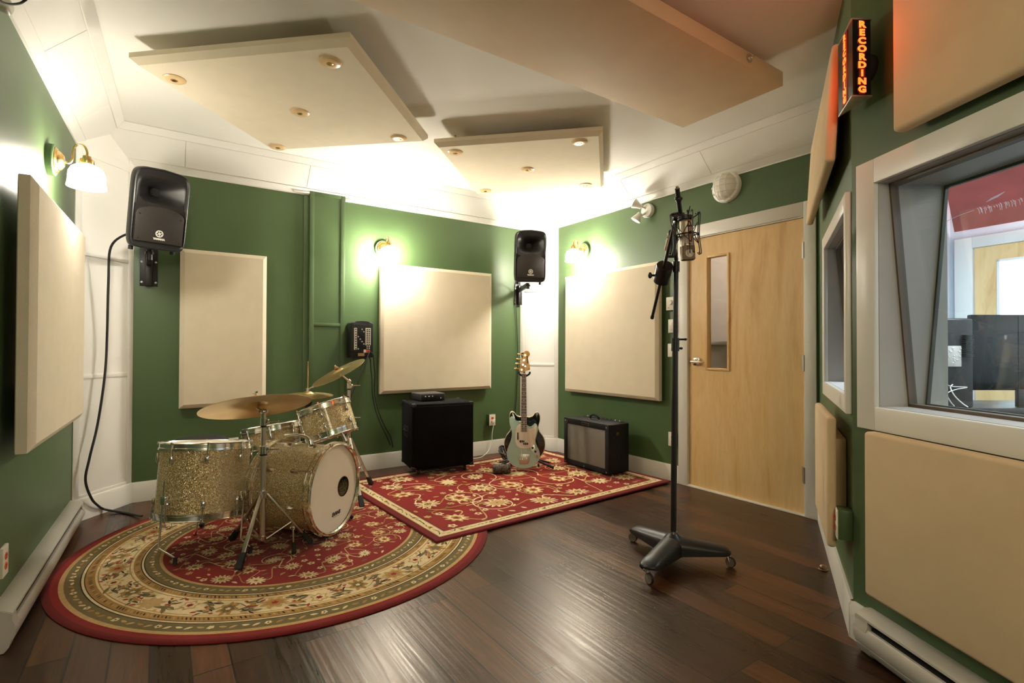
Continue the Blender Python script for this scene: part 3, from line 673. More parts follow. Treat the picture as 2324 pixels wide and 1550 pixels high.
# ------------------------------------------------------------------ drum building
def lug_me(l=.055, w=.011):
    mb = MB(); mb.lathe([(.0005, -l/2), (w*.75, -l*.36), (w, -l*.05), (w*.8, l*.25), (w*.45, l*.44), (.0005, l/2)], Matrix.Diagonal((1, .75, 1, 1)), 12)
    return mb.mesh('lug', M['chrome'])
LUG = lug_me(); LUGS = lug_me(.05, .010)
def rod_me(l): return MB().cyl((0, 0, -l/2), (0, 0, l/2), .0032, seg=8).cyl((0, 0, l/2-.004), (0, 0, l/2+.010), .0055, seg=6).mesh('tension_rod', M['chrome'])
def tensioned_drum(th, r, h, nl, two=True, phase=0.0, lug=LUG, skin=True):
    """shell on z=0..h; rims, heads, lugs and rods become parts"""
    mb = MB(); mb.lathe([(r, .004), (r, h-.004)], None, 64).lathe([(r-.006, .004), (r-.006, h-.004)], None, 64); mb.build('shell', M['sparkle'], th)
    def rim(z, s):
        q = MB(); q.lathe([(r+.004, z-s*.028), (r+.010, z-s*.030), (r+.0095, z-s*.020), (r+.007, z-s*.018), (r+.0065, z+s*.002), (r+.010, z+s*.006), (r+.007, z+s*.009), (r+.003, z+s*.004), (r+.003, z-s*.026)], None, 64)
        return q.build('rim', M['chrome'], th)
    rim(h, 1); rim(0, -1)
    MB().lathe([(0, 0), (r+.002, 0), (r+.003, -.012)], TR(0, 0, h-.004), 48).build('drum_head', M['head'], th)
    MB().lathe([(0, 0), (r+.002, 0), (r+.003, .012)], TR(0, 0, .004), 48).build('drum_head', M['head'], th)
    rm = rod_me(.07); off = min(.075, h*.30)
    for k in range(nl):
        a = 2*PI*k/nl+phase; R4 = Matrix.Rotation(a, 4, 'Z')
        if two:
            for z, s in ((h-off, 1), (off, -1)):
                inst('lug', lug, th, R4 @ TR(r+.007, 0, z) @ (RZ(90) if s > 0 else RZ(90) @ RX(180)))
                inst('tension_rod', rm, th, R4 @ TR(r+.011, 0, z+s*off*.55) @ (Matrix.Identity(4) if s > 0 else RX(180)))
        else:
            inst('lug', lug, th, R4 @ TR(r+.008, 0, h/2) @ RZ(90)); inst('tension_rod', rod_me(h*.8), th, R4 @ TR(r+.011, 0, h/2))
# floor tom
FT = Vector((.200, 3.345, 0)); fh = .385; fz = .215
FTX = TR(FT.x, FT.y, fz) @ axis_m((0, 0, 0), UP+CF*.135, Vector((1, 0, 0)))
th = thing('floor_tom', 'gold sparkle floor tom standing on three bent chrome legs', 'drum', FTX, 'gold sparkle drums')
tensioned_drum(th, .222, fh, 8, True, math.radians(-93))
for a in (math.radians(220), math.radians(-40), math.radians(90)):
    d = Vector((math.cos(a), math.sin(a), 0)); p = d*.244
    q = MB(); tgt = Vector((.074, -.07, 0)) if a > 3 else d*.06
    z0 = -fz+.010
    q.tube([p+UP*.20, p+UP*(.10), p+UP*(-.06), p+UP*(z0+.085), p+UP*(z0+.07)+tgt*.1, p+tgt*.9+UP*(z0+.035), p+tgt+UP*(z0+.02)], .0052, 10, 4)
    leg = q.build('leg', M['chrome'], th); MB().cyl(p+tgt+UP*z0, p+tgt+UP*(z0+.035), .011, .009, 14).build('rubber_foot', M['rubber'], leg)
    bk = MB().box((.236, 0, .10), (.026, .03, .05), None, .005).build('leg_bracket', M['chrome'], th, Matrix.Rotation(a, 4, 'Z')); MB().cyl((.236, .012, .10), (.236, .036, .10), .006).build('thumb_screw', M['chrome'], bk)
# bass drum
BN = (CR*.974-CF*.228); BN = Vector((BN.x, BN.y, 0)).normalized(); BC = Vector((.880, 3.131, .298))
BR_, BD = .254, .365
Mb = axis_m(BC-BN*(BD+.045), BN, Vector((0, 0, 1)))           # local z along the axis towards the front head, local x up
th = thing('bass_drum', 'gold sparkle bass drum with a white front head and port hole', 'drum', Mb, 'gold sparkle drums')
mb = MB(); mb.lathe([(BR_, .03), (BR_, BD)], None, 72).lathe([(BR_-.006, .03), (BR_-.006, BD)], None, 72); mb.build('shell', M['sparkle'], th)
def hoop(z):
    q = MB(); q.mat(0).lathe([(BR_+.004, z-.022), (BR_+.016, z-.022), (BR_+.016, z+.022), (BR_+.003, z+.022), (BR_+.003, z-.022)], None, 72)
    q.mat(1)
    for s in (-1, 1): q.lathe([(BR_+.0155, z+s*.016-.004), (BR_+.0185, z+s*.016-.003), (BR_+.0185, z+s*.016+.003), (BR_+.0155, z+s*.016+.004)], None, 72)
    q.lathe([(BR_-.004, z+.016), (BR_+.003, z+.026), (BR_+.010, z+.023)], None, 72) if z > .2 else None
    return q.build('hoop', [M['sparkle'], M['chrome']], th)
hoop(.008); hoop(BD+.022)
PH = Vector((-.012, -.098)) ; pr = .058; n = 64                # port hole centre in the head's own plane: x up, y across
Zr = Mb.to_3x3() @ Vector((0, 1, 0)); sgn = 1 if Zr.dot(CR) > 0 else -1
PH = Vector((-.015, sgn*.098))
A = [(BR_*.992*math.cos(2*PI*i/n), BR_*.992*math.sin(2*PI*i/n)) for i in range(n)]
zc = BD+.030; mb = MB()
Bp = [(PH.x+pr*math.cos(2*PI*i/n), PH.y+pr*math.sin(2*PI*i/n)) for i in range(n)]
mb.loft([[(x, y, zc-.012) for x, y in [(BR_*math.cos(2*PI*i/n), BR_*math.sin(2*PI*i/n)) for i in range(n)]], [(x, y, zc) for x, y in A], [(x, y, zc) for x, y in Bp], [(x, y, zc-.003) for x, y in Bp]], None, True, (False, False))
mb.build('front_head', M['head'], th)
MB().lathe([(pr-.003, -.002), (pr-.002, .0016), (pr+.003, .0016), (pr+.004, -.001)], TR(PH.x, PH.y, zc), 40).build('port_ring', M['black'], th)
MB().lathe([(0, .03), (BR_-.008, .03)], None, 48).build('batter_head', M['head'], th)
tm = text_mesh('EVANS', .030, .0004, .0016, .25, .92, 'maker_lettering', [M['ink']])
inst('maker_lettering', tm, th, TR(-.158, sgn*.020, zc+.0006) @ Matrix(((0, 1, 0, 0), (sgn*1, 0, 0, 0), (0, 0, 1, 0), (0, 0, 0, 1))) @ Matrix.Rotation(0, 4, 'Z'))
MB().box((-.176, sgn*.02, zc+.0005), (.0016, .06, .0006)).build('maker_rule', M['ink'], th)
for k in range(8):
    a = 2*PI*k/8+PI/8*.5
    for z, s in ((BD-.085, 1), (.115, -1)):
        R4 = Matrix.Rotation(a, 4, 'Z'); q = MB()
        q.ext([(-.016, -.012), (.016, -.012), (.012, .004), (0, .016), (-.012, .004)], 0, .05, TR(BR_, 0, z-.025) @ Matrix(((0, 1, 0, 0), (1, 0, 0, 0), (0, 0, 1, 0), (0, 0, 0, 1))), .004)
        lg = q.build('lug', M['chrome'], th, R4)
        MB().cyl((BR_+.012, 0, z+s*.02), (BR_+.014, 0, z+s*.125), .003, seg=8).box((BR_+.016, 0, z+s*.125), (.026, .022, .016), None, .004).build('claw_rod', M['chrome'], lg)
q = MB(); q.tube([(BR_, .0, .245), (BR_+.03, 0, .235), (BR_+.05, 0, .20), (BR_+.055, -.0, .12), (BR_+.05, 0, .07)], .011, 12, 8); q.cyl((BR_-.002, 0, .245), (BR_+.028, 0, .240), .018, .013)
q.build('mount_tube', M['chrome'], th, Matrix.Rotation(-sgn*math.radians(3), 4, 'Z'))
for s in (-1, 1):
    a = math.radians(180-s*48); R4 = Matrix.Rotation(a, 4, 'Z'); q = MB()
    q.box((BR_+.012, 0, BD-.10), (.03, .03, .035), R4, .006)
    inv = Mb.inverted()
    p0 = R4 @ Vector((BR_+.02, 0, BD-.10)); w0 = Mb @ p0; dirn = (w0-(BC-BN*.2)); dirn.z = 0; dirn.normalize()
    w1 = w0+dirn*.10+BN*.05; w1.z = .022
    q.cyl(p0, inv @ w1, .0055, seg=10); sp = q.build('spur', M['chrome'], th)
    MB().cyl(inv @ (w1+(w0-w1).normalized()*.06), inv @ w1, .010, .013, 14).build('rubber_foot', M['rubber'], sp)
# rack tom
def tilt_axis(left, back): return (UP+CR*(-left)+CF*back).normalized()
ax = tilt_axis(.36, .10)
tc = at(745, 955, 3.33); th_ = .20
th = thing('rack_tom', 'gold sparkle rack tom tilted above the bass drum', 'drum', axis_m(tc-ax*th_/2, ax, -CF), 'gold sparkle drums')
tensioned_drum(th, .160, th_, 6, True, math.radians(12), LUGS)
MB().cyl((-.03, .05, .0), (-.038, .054, -.06), .011, seg=12).build('mount_post', M['chrome'], th); MB().box((-.17, 0, .08), (.03, .05, .06), None, .006).build('mount_plate', M['chrome'], th)
# snare drum and stand
ax = tilt_axis(.17, .06); sc = at(622, 988, 3.50); sh = .135
th = thing('snare_drum', 'shallow gold sparkle snare drum between the floor tom and the rack tom', 'drum', axis_m(sc-ax*sh/2, ax, -CF), 'gold sparkle drums')
tensioned_drum(th, .186, sh, 8, False, math.radians(20), lug_me(.085, .011))
q = MB(); q.box((0, .199, .07), (.05, .022, .07), None, .005).cyl((.0, .21, .10), (.0, .245, .105), .006).cyl((0, .235, .085), (0, .235, .125), .004); q.build('strainer', M['chrome'], th, RZ(0))
# hardware stands: tripod(tube base, feet...)
def tripod(name, label, cat, base, ztop, feet, rt, zh, zl, sections, group='chrome drum hardware stands'):
    b = Vector((base[0], base[1], 0)); th = thing(name, label, cat, TR(b), group); gz = .020
    zs = [zl]+list(sections)+[ztop]
    for k in range(len(zs)-1):
        r = rt*(1-.2*k); MB().cyl((0, 0, zs[k]), (0, 0, zs[k+1]), r, seg=18).build('tube', M['steel'], th)
        if k < len(zs)-2:
            z = zs[k+1]; q = MB(); q.cyl((0, 0, z-.03), (0, 0, z+.012), r*1.35, seg=18).box((r*1.6, 0, z-.01), (.02, .018, .03), None, .004); q.cyl((r*1.3, 0, z-.008), (r*1.3+.045, 0, z-.006), .005)
            q.ext([(-.016, -.006), (.016, -.010), (.020, 0), (.016, .010), (-.016, .006)], -.003, .003, TR(r*1.3+.05, 0, z-.006), .002)
            c = q.build('clamp', M['chrome'], th, RZ(-33)); MB().cyl((0, 0, z-.040), (0, 0, z-.030), r*1.25, seg=18).build('bushing', M['black'], th)
    MB().cyl((0, 0, zh-.02), (0, 0, zh+.02), rt*1.5, seg=18).build('collar', M['chrome'], th); MB().cyl((0, 0, zl-.005), (0, 0, zl+.02), rt*1.3, seg=18).build('lower_collar', M['chrome'], th)
    for f in feet:
        f = Vector((f[0]-b.x, f[1]-b.y, f[2] if len(f) > 2 and f[2] > .001 else gz)); d = Vector((f.x, f.y, 0)).normalized(); s = Vector((-d.y, d.x, 0))
        p0 = d*rt*1.4+UP*zh; v = (f-p0); L = v.length; e = v.normalized()
        X = Matrix((s, e.cross(s), e)).transposed().to_4x4(); X.translation = p0
        lg = MB().box((0, 0, (L-.05)/2), (.021, .010, L-.05), X, .003).build('leg', M['steel'], th)
        MB().loft([[(a*.014, c*.009, L-.085) for a, c in ((-1, -1), (1, -1), (1, 1), (-1, 1))], [(a*.017, c*.012, L-.006) for a, c in ((-1, -1), (1, -1), (1, 1), (-1, 1))]], X).build('rubber_foot', M['rubber'], lg)
        m = p0+v*.55; MB().tube([d*rt*1.2+UP*zl, (d*rt*1.2+UP*zl+m)/2, m], .0048, 8, 2).build('brace', M['steel'], lg)
    return th
b = (.476, 3.108)
feet = [onz(540, 1304)[:2], onz(708, 1240)[:2], onz(526, 1232)[:2]]
CZ = at(598, 946, 2.83).z
st = tripod('cymbal_stand', 'cymbal stand planted before the drums with one leg on the rug border', 'cymbal stand', b, CZ, feet, .0155, .333, .085, (.585, .74))
tc = at(582, 917, 2.83); axc = tilt_axis(.225, .25)
q = MB(); lt = Vector((tc.x-b[0], tc.y-b[1], tc.z)); tp = Vector((0, 0, CZ))
q.cyl(tp-UP*.025, tp+UP*.02, .013, seg=16).ball(tp+UP*.03, .017).cyl(tp+UP*.03, lt-axc*.02, .007, .006).cyl(lt-axc*.02, lt+axc*.035, .0035, seg=8)
q.cyl(tp+UP*.03-CR*.022, tp+UP*.03+CR*.022, .010, seg=12); q.build('tilter', M['chrome'], st)
def cymbal(name, label, c, ax, r, bellr, sag, M0=None):
    th = thing(name, label, 'cymbal', axis_m(c, ax, -CF), 'bronze cymbals')
    mb = MB(); P = [(.006, bellr*.36), (bellr*.55, bellr*.30), (bellr*.9, bellr*.08), (bellr, 0), (r*.6, -sag*.45), (r, -sag)]
    P = [(a, z) for a, z in P]; mb.lathe(P+[(a, z-.0016) for a, z in reversed(P)]+[P[0]], None, 72); mb.build('disc', M['bronze'], th)
    return th
th = cymbal('ride_cymbal', 'widest bronze cymbal, seen from underneath, before the tall narrow panel', tc, axc, .282, .062, .018)
MB().lathe([(.004, .022), (.016, .024), (.018, .032), (.012, .045), (.004, .052)], None, 18).build('felt', M['felt'], th); MB().cyl((0, 0, .05), (0, 0, .072), .005, seg=8).box((0, 0, .066), (.006, .03, .012), None, .002).build('wing_nut', M['chrome'], th)
# hi-hat
hb = at(697, 1120, 3.78); hb = Vector((hb.x, hb.y, 0)); hz = at(697, 893, 3.78).z
hf = [(hb.x+.27*math.cos(a), hb.y+.27*math.sin(a)) for a in (.3, 2.4, 4.5)]
st = tripod('hi_hat_stand', 'hi-hat stand rising behind the snare drum with its bare pull rod on top', 'hi-hat stand', (hb.x, hb.y), hz-.11, hf, .014, .33, .10, (.5,))
q = MB(); q.cyl((0, 0, hz-.08), (0, 0, at(697, 820, 3.78).z), .0036, seg=10); q.build('pull_rod', M['brass'], st)
MB().lathe([(.015, hz-.112), (.02, hz-.095), (.031, hz-.074), (.031, hz-.064), (.006, hz-.062)], None, 20).build('cup', M['black'], st)
axh = tilt_axis(-.03, -.06)
th = cymbal('hi_hat_cymbal', 'small bronze hi-hat cymbal on the rod behind the snare drum, the upper one', Vector((hb.x, hb.y, hz)), axh, .178, .045, .018)
q = MB(); q.cyl((0, 0, .014), (0, 0, .042), .013, seg=14).cyl((0, 0, .03), (-.0, .035, .05), .005).ext([(-.010, -.012), (.012, -.006), (.014, .012), (-.006, .014)], -.003, .003, TR(0, .04, .052) @ RX(70), .002); q.build('clutch', M['chrome'], th)
th = cymbal('hi_hat_cymbal', 'bronze hi-hat cymbal turned bell down beneath its twin', Vector((hb.x, hb.y, hz-.042)), -axh, .178, .045, .018)
# crash on its stand behind the bass drum
rb = Vector((1.175, 3.87, 0)); rz = at(787, 872, 3.84).z
st = tripod('cymbal_stand', 'cymbal stand behind the rack tom with a leg on the rectangular rug edge', 'cymbal stand', (rb.x, rb.y), rz, [(*onz(843, 1110)[:2], .036), (1.02, 4.12), onz(822, 1158)[:2]], .014, .46, .16, (.62, .86))
tc = at(767, 842, 3.76); axr = tilt_axis(.45, -.30)
q = MB(); tp = Vector((0, 0, rz)); lt = Vector((tc.x-rb.x, tc.y-rb.y, tc.z)); q.cyl(tp-UP*.02, tp+UP*.016, .012).ball(tp+UP*.022, .016).cyl(tp+UP*.022, lt-axr*.012, .007, .006).cyl(lt-axr*.014, lt+axr*.03, .0035, seg=8); q.build('tilter', M['chrome'], st)
th = cymbal('crash_cymbal', 'bronze cymbal tipped steeply above the rack tom with black script on it', tc, axr, .205, .045, .012)
MB().lathe([(.004, .013), (.014, .015), (.016, .022), (.010, .034), (.004, .038)], None, 18).build('felt', M['felt'], th); MB().cyl((0, 0, .036), (0, 0, .05), .005, seg=8).build('wing_nut', M['chrome'], th)
def zigzag(x0, y0, w, h, n, seed):
    r = random.Random(seed); return [(x0+w*i/n, y0+(h if i % 2 else -h)*r.uniform(.3, 1), 0) for i in range(n+1)]
iv = th.matrix_world.inverted(); pa = []
q = MB()
for row, (px, py, w) in enumerate(((778, 836, .075), (782, 841, .04))):
    d = ray(px, py); n3 = axr; c0 = tc-axr*.008; tt = (c0-EYE).dot(n3)/d.dot(n3); w0 = EYE+d*tt
    ex = (CR+UP*.45); ex = (ex-n3*ex.dot(n3)).normalized(); ey = n3.cross(ex)
    q.tube([iv @ (w0+ex*a+ey*b+n3*.004) for a, b, _ in zigzag(0, 0, w, .008, 11, row+3)], .0016, 5, 3)
q.build('script_mark', M['ink'], th)
# throne
tc = at(455, 997, 3.42); th = thing('drum_throne', 'round black drum stool behind the floor tom', 'stool', TR(tc.x, tc.y, 0))
MB().lathe([(0, tc.z-.085), (.165, tc.z-.085), (.178, tc.z-.06), (.175, tc.z-.02), (.15, tc.z+.004), (.08, tc.z+.014), (0, tc.z+.017)], None, 40).build('seat', M['tolex'], th)
MB().cyl((0, 0, .14), (0, 0, tc.z-.085), .014).build('post', M['steel'], th)
for a in (.5, 2.6, 4.7): lg = MB().cyl((0, 0, .30), (.25*math.cos(a), .25*math.sin(a), .03), .010, seg=10).build('leg', M['steel'], th); MB().ball((.25*math.cos(a), .25*math.sin(a), .029), .016).build('rubber_foot', M['rubber'], lg)
# ------------------------------------------------------------------ wall speakers
def face_m(o, f):                                             # frame whose -y looks along f, z up
    y = -Vector(f).normalized(); x = y.cross(UP).normalized(); z = x.cross(y)
    Mx = Matrix((x, y, z)).transposed().to_4x4(); Mx.translation = Vector(o); return Mx
def sring(cx, cz, w, h, p, y, n=56, arch=0.0):
    out = []
    for i in range(n):
        a = 2*PI*i/n; c, s = math.cos(a), math.sin(a)
        x = math.copysign(abs(c)**(2/p), c)*w/2; z = math.copysign(abs(s)**(2/p), s)*h/2
        if s > 0: z += arch*(1-(2*x/w)**2)*(abs(s)**(2/p))
        out.append((cx+x, y, cz+z))
    return out
def speaker(name, label, Mx, group):
    th = thing(name, label, 'speaker', Mx, group); W, Hh = .318, .50
    mb = MB(); r = lambda dw, y, dh=None, p=9: sring(0, 0, W-dw, Hh-(dw if dh is None else dh), p, y, arch=.018)
    mb.loft([r(.03, .30, .06), r(.13, .305, .05)][::-1][:0] or [r(.15, .275, .06), r(.13, .265, .04), r(.03, .12, .008), r(0, .07), r(0, .012), r(.006, .003), r(.016, 0)], None, True, (True, False))
    mb.loft([r(.016, 0), r(.030, .010, .03), sring(0, .125, .272, .185, 3.6, .012), sring(0, .125, .258, .165, 3.4, .02), sring(0, .122, .15, .095, 3, .065), sring(0, .12, .055, .05, 2.5, .13)], None, True, (False, True))
    mb.build('cabinet', M['satinblack'], th)
    n = 12; top = [(.138*math.cos(PI*i/n), .0+.055*math.sin(PI*i/n)) for i in range(n+1)]
    g = [(.138, -.205), (.138, -.03)]+[(x, z-.03) for x, z in top][1:-1]+[(-.138, -.03), (-.138, -.205)]
    gr = MB().ext(g, -.010, .004, RX(90), .003).build('grille', M['perf'], th)
    for s in (-1, 1):
        MB().ext([(s*.150, .028), (s*.150, -.052), (s*.128, -.030), (s*.085, .002)], -.011, -.0075, RX(90)).build('port', M['dark'], th)
        for z in (-.035, -.19): MB().cyl((s*.118, -.0035, z), (s*.118, -.006, z), .006, seg=12).build('screw', M['black'], gr)
    b = MB(); b.lathe([(.0225, 0), (.0225, .002), (.0165, .002), (.0165, 0)], RX(90), 32)
    for k in range(3): b.box((0, 0, .001), (.004, .036, .002), RX(90) @ RZ(60*k))
    b.cyl((0, 0, 0), (0, -.0022, 0), .005)
    bd = b.build('badge', M['logo'], gr, TR(0, -.004, -.145))
    inst('badge_lettering', text_mesh('YAMAHA', .016, .0005, .0012, 0, 1.0, 'badge_lettering', [M['logo']]), gr, TR(0, -.0052, -.180) @ RX(90))
    for x in (-.12, .12): MB().cyl((x, .09, -Hh/2+.004), (x, .09, -Hh/2-.022), .014, seg=14).build('foot', M['rubber'], th)
    MB().box((0, .276, .02), (.13, .012, .30), None, .004).build('rear_panel', M['black'], th)
    return th
SPK1 = face_m(at(366, 480, 3.33), Vector((.34, -.92, -.20)))
speaker('wall_speaker', 'black speaker tilted down from the wall over the drum kit side', SPK1, 'black speakers on wall brackets')
SPK2 = face_m(at(1205, 583, 5.12), Vector((-.42, -.90, -.10)))
speaker('wall_speaker', 'black speaker in the far corner above the guitars', SPK2, 'black speakers on wall brackets')
def bracket(name, label, px, pz, arm, group='black speaker brackets'):
    u, z = px; th = thing(name, label, 'bracket', FB.m(u, z), group); hh = .36
    MB().span((-.055, -.006, -hh/2), (.055, 0, hh/2), None, .002).build('wall_plate', M['satinblack'], th)
    MB().span((-.022, -.045, -hh/2), (.022, -.006, hh*.1), None, .003).build('upright', M['satinblack'], th)
    for a in (-1, 1):
        for b in (-.42, 0, .42): MB().lathe([(0, -.010), (.006, -.009), (.008, -.006)], TR(a*.043, 0, b*hh) @ RX(-90) @ RX(180) if False else Matrix(((1, 0, 0, a*.043), (0, 0, 1, 0), (0, 1, 0, b*hh), (0, 0, 0, 1))), 12).build('bolt', M['logo'], th)
    e = th.matrix_world.inverted() @ Vector(arm)
    q = MB(); p0 = Vector((0, -.04, -.01)); p1 = Vector((e.x, e.y, -.01)); d = (p1-p0).normalized(); X = axis_m(p0, d, UP)
    q.box((0, 0, (p1-p0).length/2), (.045, .03, (p1-p0).length), X, .004); q.build('arm', M['satinblack'], th)
    MB().cyl((e.x, e.y, -.05), (e.x, e.y, e.z), .0175, seg=18).cyl((e.x, e.y, e.z-.03), (e.x, e.y, e.z-.012), .026).build('post', M['satinblack'], th)
    return th
p = SPK1 @ Vector((0, .13, -.262)); bracket('speaker_bracket', 'black wall bracket under the tilted speaker beside the narrow panel', FB.px(338, 595, 0), 0, p)
p = SPK2 @ Vector((0, .13, -.262)); bracket('speaker_bracket', 'black wall bracket under the far corner speaker', FB.px(1176, 656, 0), 0, p)
def cable(label, pts, r=.0042, mat='cable', group=None, name='cable', seg=8):
    P = [Vector(p) for p in pts]; o = P[-1].copy()
    q = MB(); q.tube([p-o for p in P], r, seg, 7); ob = q.build(name, M[mat], None, TR(o)); return tag(ob, label, 'cable', group)
s0 = SPK1 @ Vector((-.03, .282, -.19))
cw = [s0, s0+Vector((-.05, .02, .015))]
for x, y, b in ((252, 560, .10), (246, 640, .07), (243, 760, .05), (238, 850, .05), (222, 960, .05), (203, 1040, .05), (194, 1090, .05), (207, 1130, .045), (222, 1147, .035), (238, 1156, .03)):
    u, z = FC1.px(x, y, b); cw.append(FC1.p(u, z, b))
cw += [onz(272, 1162, .008), onz(296, 1166, .008), onz(322, 1171, .017)]
cable('thick black cable dropping from the tilted speaker to the floor by the white corner panel', cw, .0075)
s0 = SPK2 @ Vector((-.08, .282, -.12)); pu = lambda x, y, b=.02: FB.p(*FB.px(x, y, b), b)
cable('thin black cable hanging down the green wall from the far corner speaker', [s0, pu(1168, 655, .05), pu(1171, 700), pu(1174, 760), pu(1175, 830), pu(1172, 900), pu(1169, 945), pu(1168, 1000), pu(1166, 1022, .03)], .0045)
# ------------------------------------------------------------------ wall sconces
def sconce(F, u, z, label, first=None):
    Mx = F.m(u, z)
    if first is not None: return dup(first, Mx, label)
    th = thing('wall_sconce', label, 'wall lamp', Mx, 'brass wall lamps with lit glass shades')
    Q = Matrix(((1, 0, 0, 0), (0, 0, -1, 0), (0, 1, 0, 0), (0, 0, 0, 1)))     # lathe axis out of the wall
    MB().lathe([(.080, 0), (.080, .026), (.076, .031), (0, .031)], Q, 40).build('mounting_block', M['greenlip'], th)
    MB().lathe([(.066, .031), (.066, .036), (.058, .042), (.050, .043), (.047, .052), (.034, .062), (.030, .066), (0, .067)], Q, 40).build('canopy', M['brass'], th)
    MB().tube([(0, -.06, 0), (0, -.085, -.004), (0, -.098, .02), (0, -.100, .06), (0, -.108, .09), (0, -.128, .104), (0, -.148, .096), (0, -.158, .07), (0, -.158, .045)], .0055, 10, 6).build('arm', M['brass'], th)
    MB().lathe([(.007, .05), (.018, .046), (.020, .030), (.030, .027), (.031, .008), (.028, 0), (0, -.004)], TR(0, -.158, 0), 28).build('shade_fitter', M['brass'], th)
    prof = [(.030, .004), (.048, .001), (.066, -.012), (.077, -.034), (.080, -.060), (.081, -.090), (.086, -.112)]
    MB().lathe(prof+[(r-.003, zz-.001) for r, zz in reversed(prof)], TR(0, -.158, -.008), 40).build('glass_shade', M['lampglass'], th)
    return th
u, z = FL.px(108, 361, 0); SC = sconce(FL, u, z, 'lit brass wall lamp above the cream panel nearest the camera')

u, z = FB.px(868, 566, 0); sconce(FB, u, z, 'lit brass wall lamp on the back wall over the square panel and black cabinet', SC)
u, z = FD.px(1328, 570, 0); sconce(FD, u, z, 'lit brass wall lamp over the panel beside the door', SC)
for ch in SC.children:
    if ch.name.startswith('glass_shade'): ch.data = ch.data.copy(); ch.data.materials[0] = M['lampdim']
# ------------------------------------------------------------------ safety lights
u, z = FD.px(1646, 424, .03); th = thing('bulkhead_light', 'round white caged light fitting above the door', 'light fitting', FD.m(u, z))
Q = Matrix(((1, 0, 0, 0), (0, 0, -1, 0), (0, 1, 0, 0), (0, 0, 0, 1)))
MB().lathe([(.118, 0), (.12, .02), (.112, .035), (.098, .04), (.095, .03)], Q, 48).build('ring', M['whiteplastic'], th)
MB().lathe([(.098, .03), (.09, .06), (.07, .082), (.035, .096), (0, .10)], Q, 40).build('lens', M['ivory'], th)
q = MB()
for k in (-1, 0, 1):
    rr = math.sqrt(.105**2-(.045*k)**2)
    for ax_ in (0, 1):
        pts = []
        for i in range(11):
            a = PI*i/10; s = rr*math.cos(a); h = .03+.08*(rr/.105)*math.sin(a); pts.append((s, -h, .045*k) if ax_ else (.045*k, -h, s))
        q.tube(pts, .003, 6, 3)
q.build('cage', M['whiteplastic'], th)
u, z = FD.px(1468, 478, .03); th = thing('emergency_light', 'small white twin-head emergency light near the cornice', 'light fitting', FD.m(u, z))
MB().lathe([(.062, 0), (.064, .03), (.058, .04), (0, .042)], Q, 36).build('base', M['whiteplastic'], th)
for (x, y, zz), d in (((-.06, -.09, .055), (-.55, -.5, .45)), ((-.045, -.10, -.06), (-.35, -.35, -.8))):
    d = Vector(d).normalized(); X = axis_m((x, y, zz), d); q = MB(); q.lathe([(0, -.045), (.02, -.042), (.024, -.02), (.042, .02), (.046, .035), (.036, .035), (0, .015)], X, 24); q.cyl((-.01, -.04, zz*.4), (x, y, zz), .011, seg=10); q.build('lamp_head', M['whiteplastic'], th)
# ------------------------------------------------------------------ outlets and switches
def plate(F, u, z, name, label, cat, w=.075, h=.118, depth=.006, box=None, kind='outlet', sock='orange', group='wall outlets and switches'):
    th = thing(name, label, cat, F.m(u, z), group); b = 0.0
    if box: MB().span((-w/2, -box, -h/2), (w/2, 0, h/2), None, .003).build('back_box', M['greenlip'], th); b = box
    MB().span((-w/2, -b-depth, -h/2), (w/2, -b, h/2), None, .003).build('cover_plate', M['ivory'], th)
    if kind == 'outlet':
        for s in (-1, 1):
            o = MB().ext([(.017*math.cos(a*PI/8), .0145*math.sin(a*PI/8)) for a in range(16)], 0, .003, TR(0, -b-depth+.001, s*.0195) @ RX(90), .001).build('socket', M[sock], th)
            q = MB()
            for x in (-.006, .006): q.box((x, -b-depth-.0021, s*.0195+.003), (.002, .001, .008))
            q.cyl((0, -b-depth-.0016, s*.0195-.007), (0, -b-depth-.0026, s*.0195-.007), .0022, seg=8); q.build('slots', M['dark'], o)
    elif kind == 'switch': MB().box((0, -b-depth-.002, 0), (.032, .006, .066), None, .002).build('rocker', M['whiteplastic'], th)
    elif kind == 'dial':
        q = MB(); q.cyl((.004, -b-depth, .010), (.004, -b-depth-.014, .010), .022, .019, 28); q.build('dial', M['whiteplastic'], th); MB().box((-.018, -b-depth-.0005, -.036), (.008, .001, .005)).build('indicator', M['black'], th)
    return th
u, z = FL.px(4, 1272, 0); plate(FL, u, z-.003, 'wall_outlet', 'white outlet with orange sockets low on the wall at the frame edge', 'outlet', depth=.012)
u, z = FB.px(1117, 953, .05); plate(FB, u, z, 'wall_outlet', 'boxed outlet with orange sockets and a cord plugged in, beside the black cabinet', 'outlet', box=.05)
u, z = FB.px(529.5, 1002, .03); plate(FB, u, z-.03, 'wall_outlet', 'white outlet on the wall just above the floor tom rim', 'outlet', sock='whiteplastic', box=.02)
plate(FN, -.035, FN.px(1900, 1201, .06)[1], 'wall_outlet', 'green boxed outlet with orange sockets under the small window', 'outlet', box=.05)
for (x, y), nm, lb, kd, w, h in (((1521, 689), 'wall_thermostat', 'white thermostat with a round dial behind the microphone stand pole', 'dial', .09, .112), ((1524, 740), 'light_switch', 'white rocker switch below the thermostat, beside the door casing', 'switch', .075, .115),
                                 ((1523, 795), 'light_switch', 'lowest white rocker switch in the column by the door casing', 'switch', .075, .112)):
    u, z = FD.px(x, y, .04); plate(FD, u, z, nm, lb, 'switch' if kd == 'switch' else 'thermostat', w, h, .008, .03, kd)
u, z = FD.px(1524, 997, .04); plate(FD, u, z, 'wall_outlet', 'white outlet near the skirting behind the microphone stand pole', 'outlet', box=.03, sock='whiteplastic')
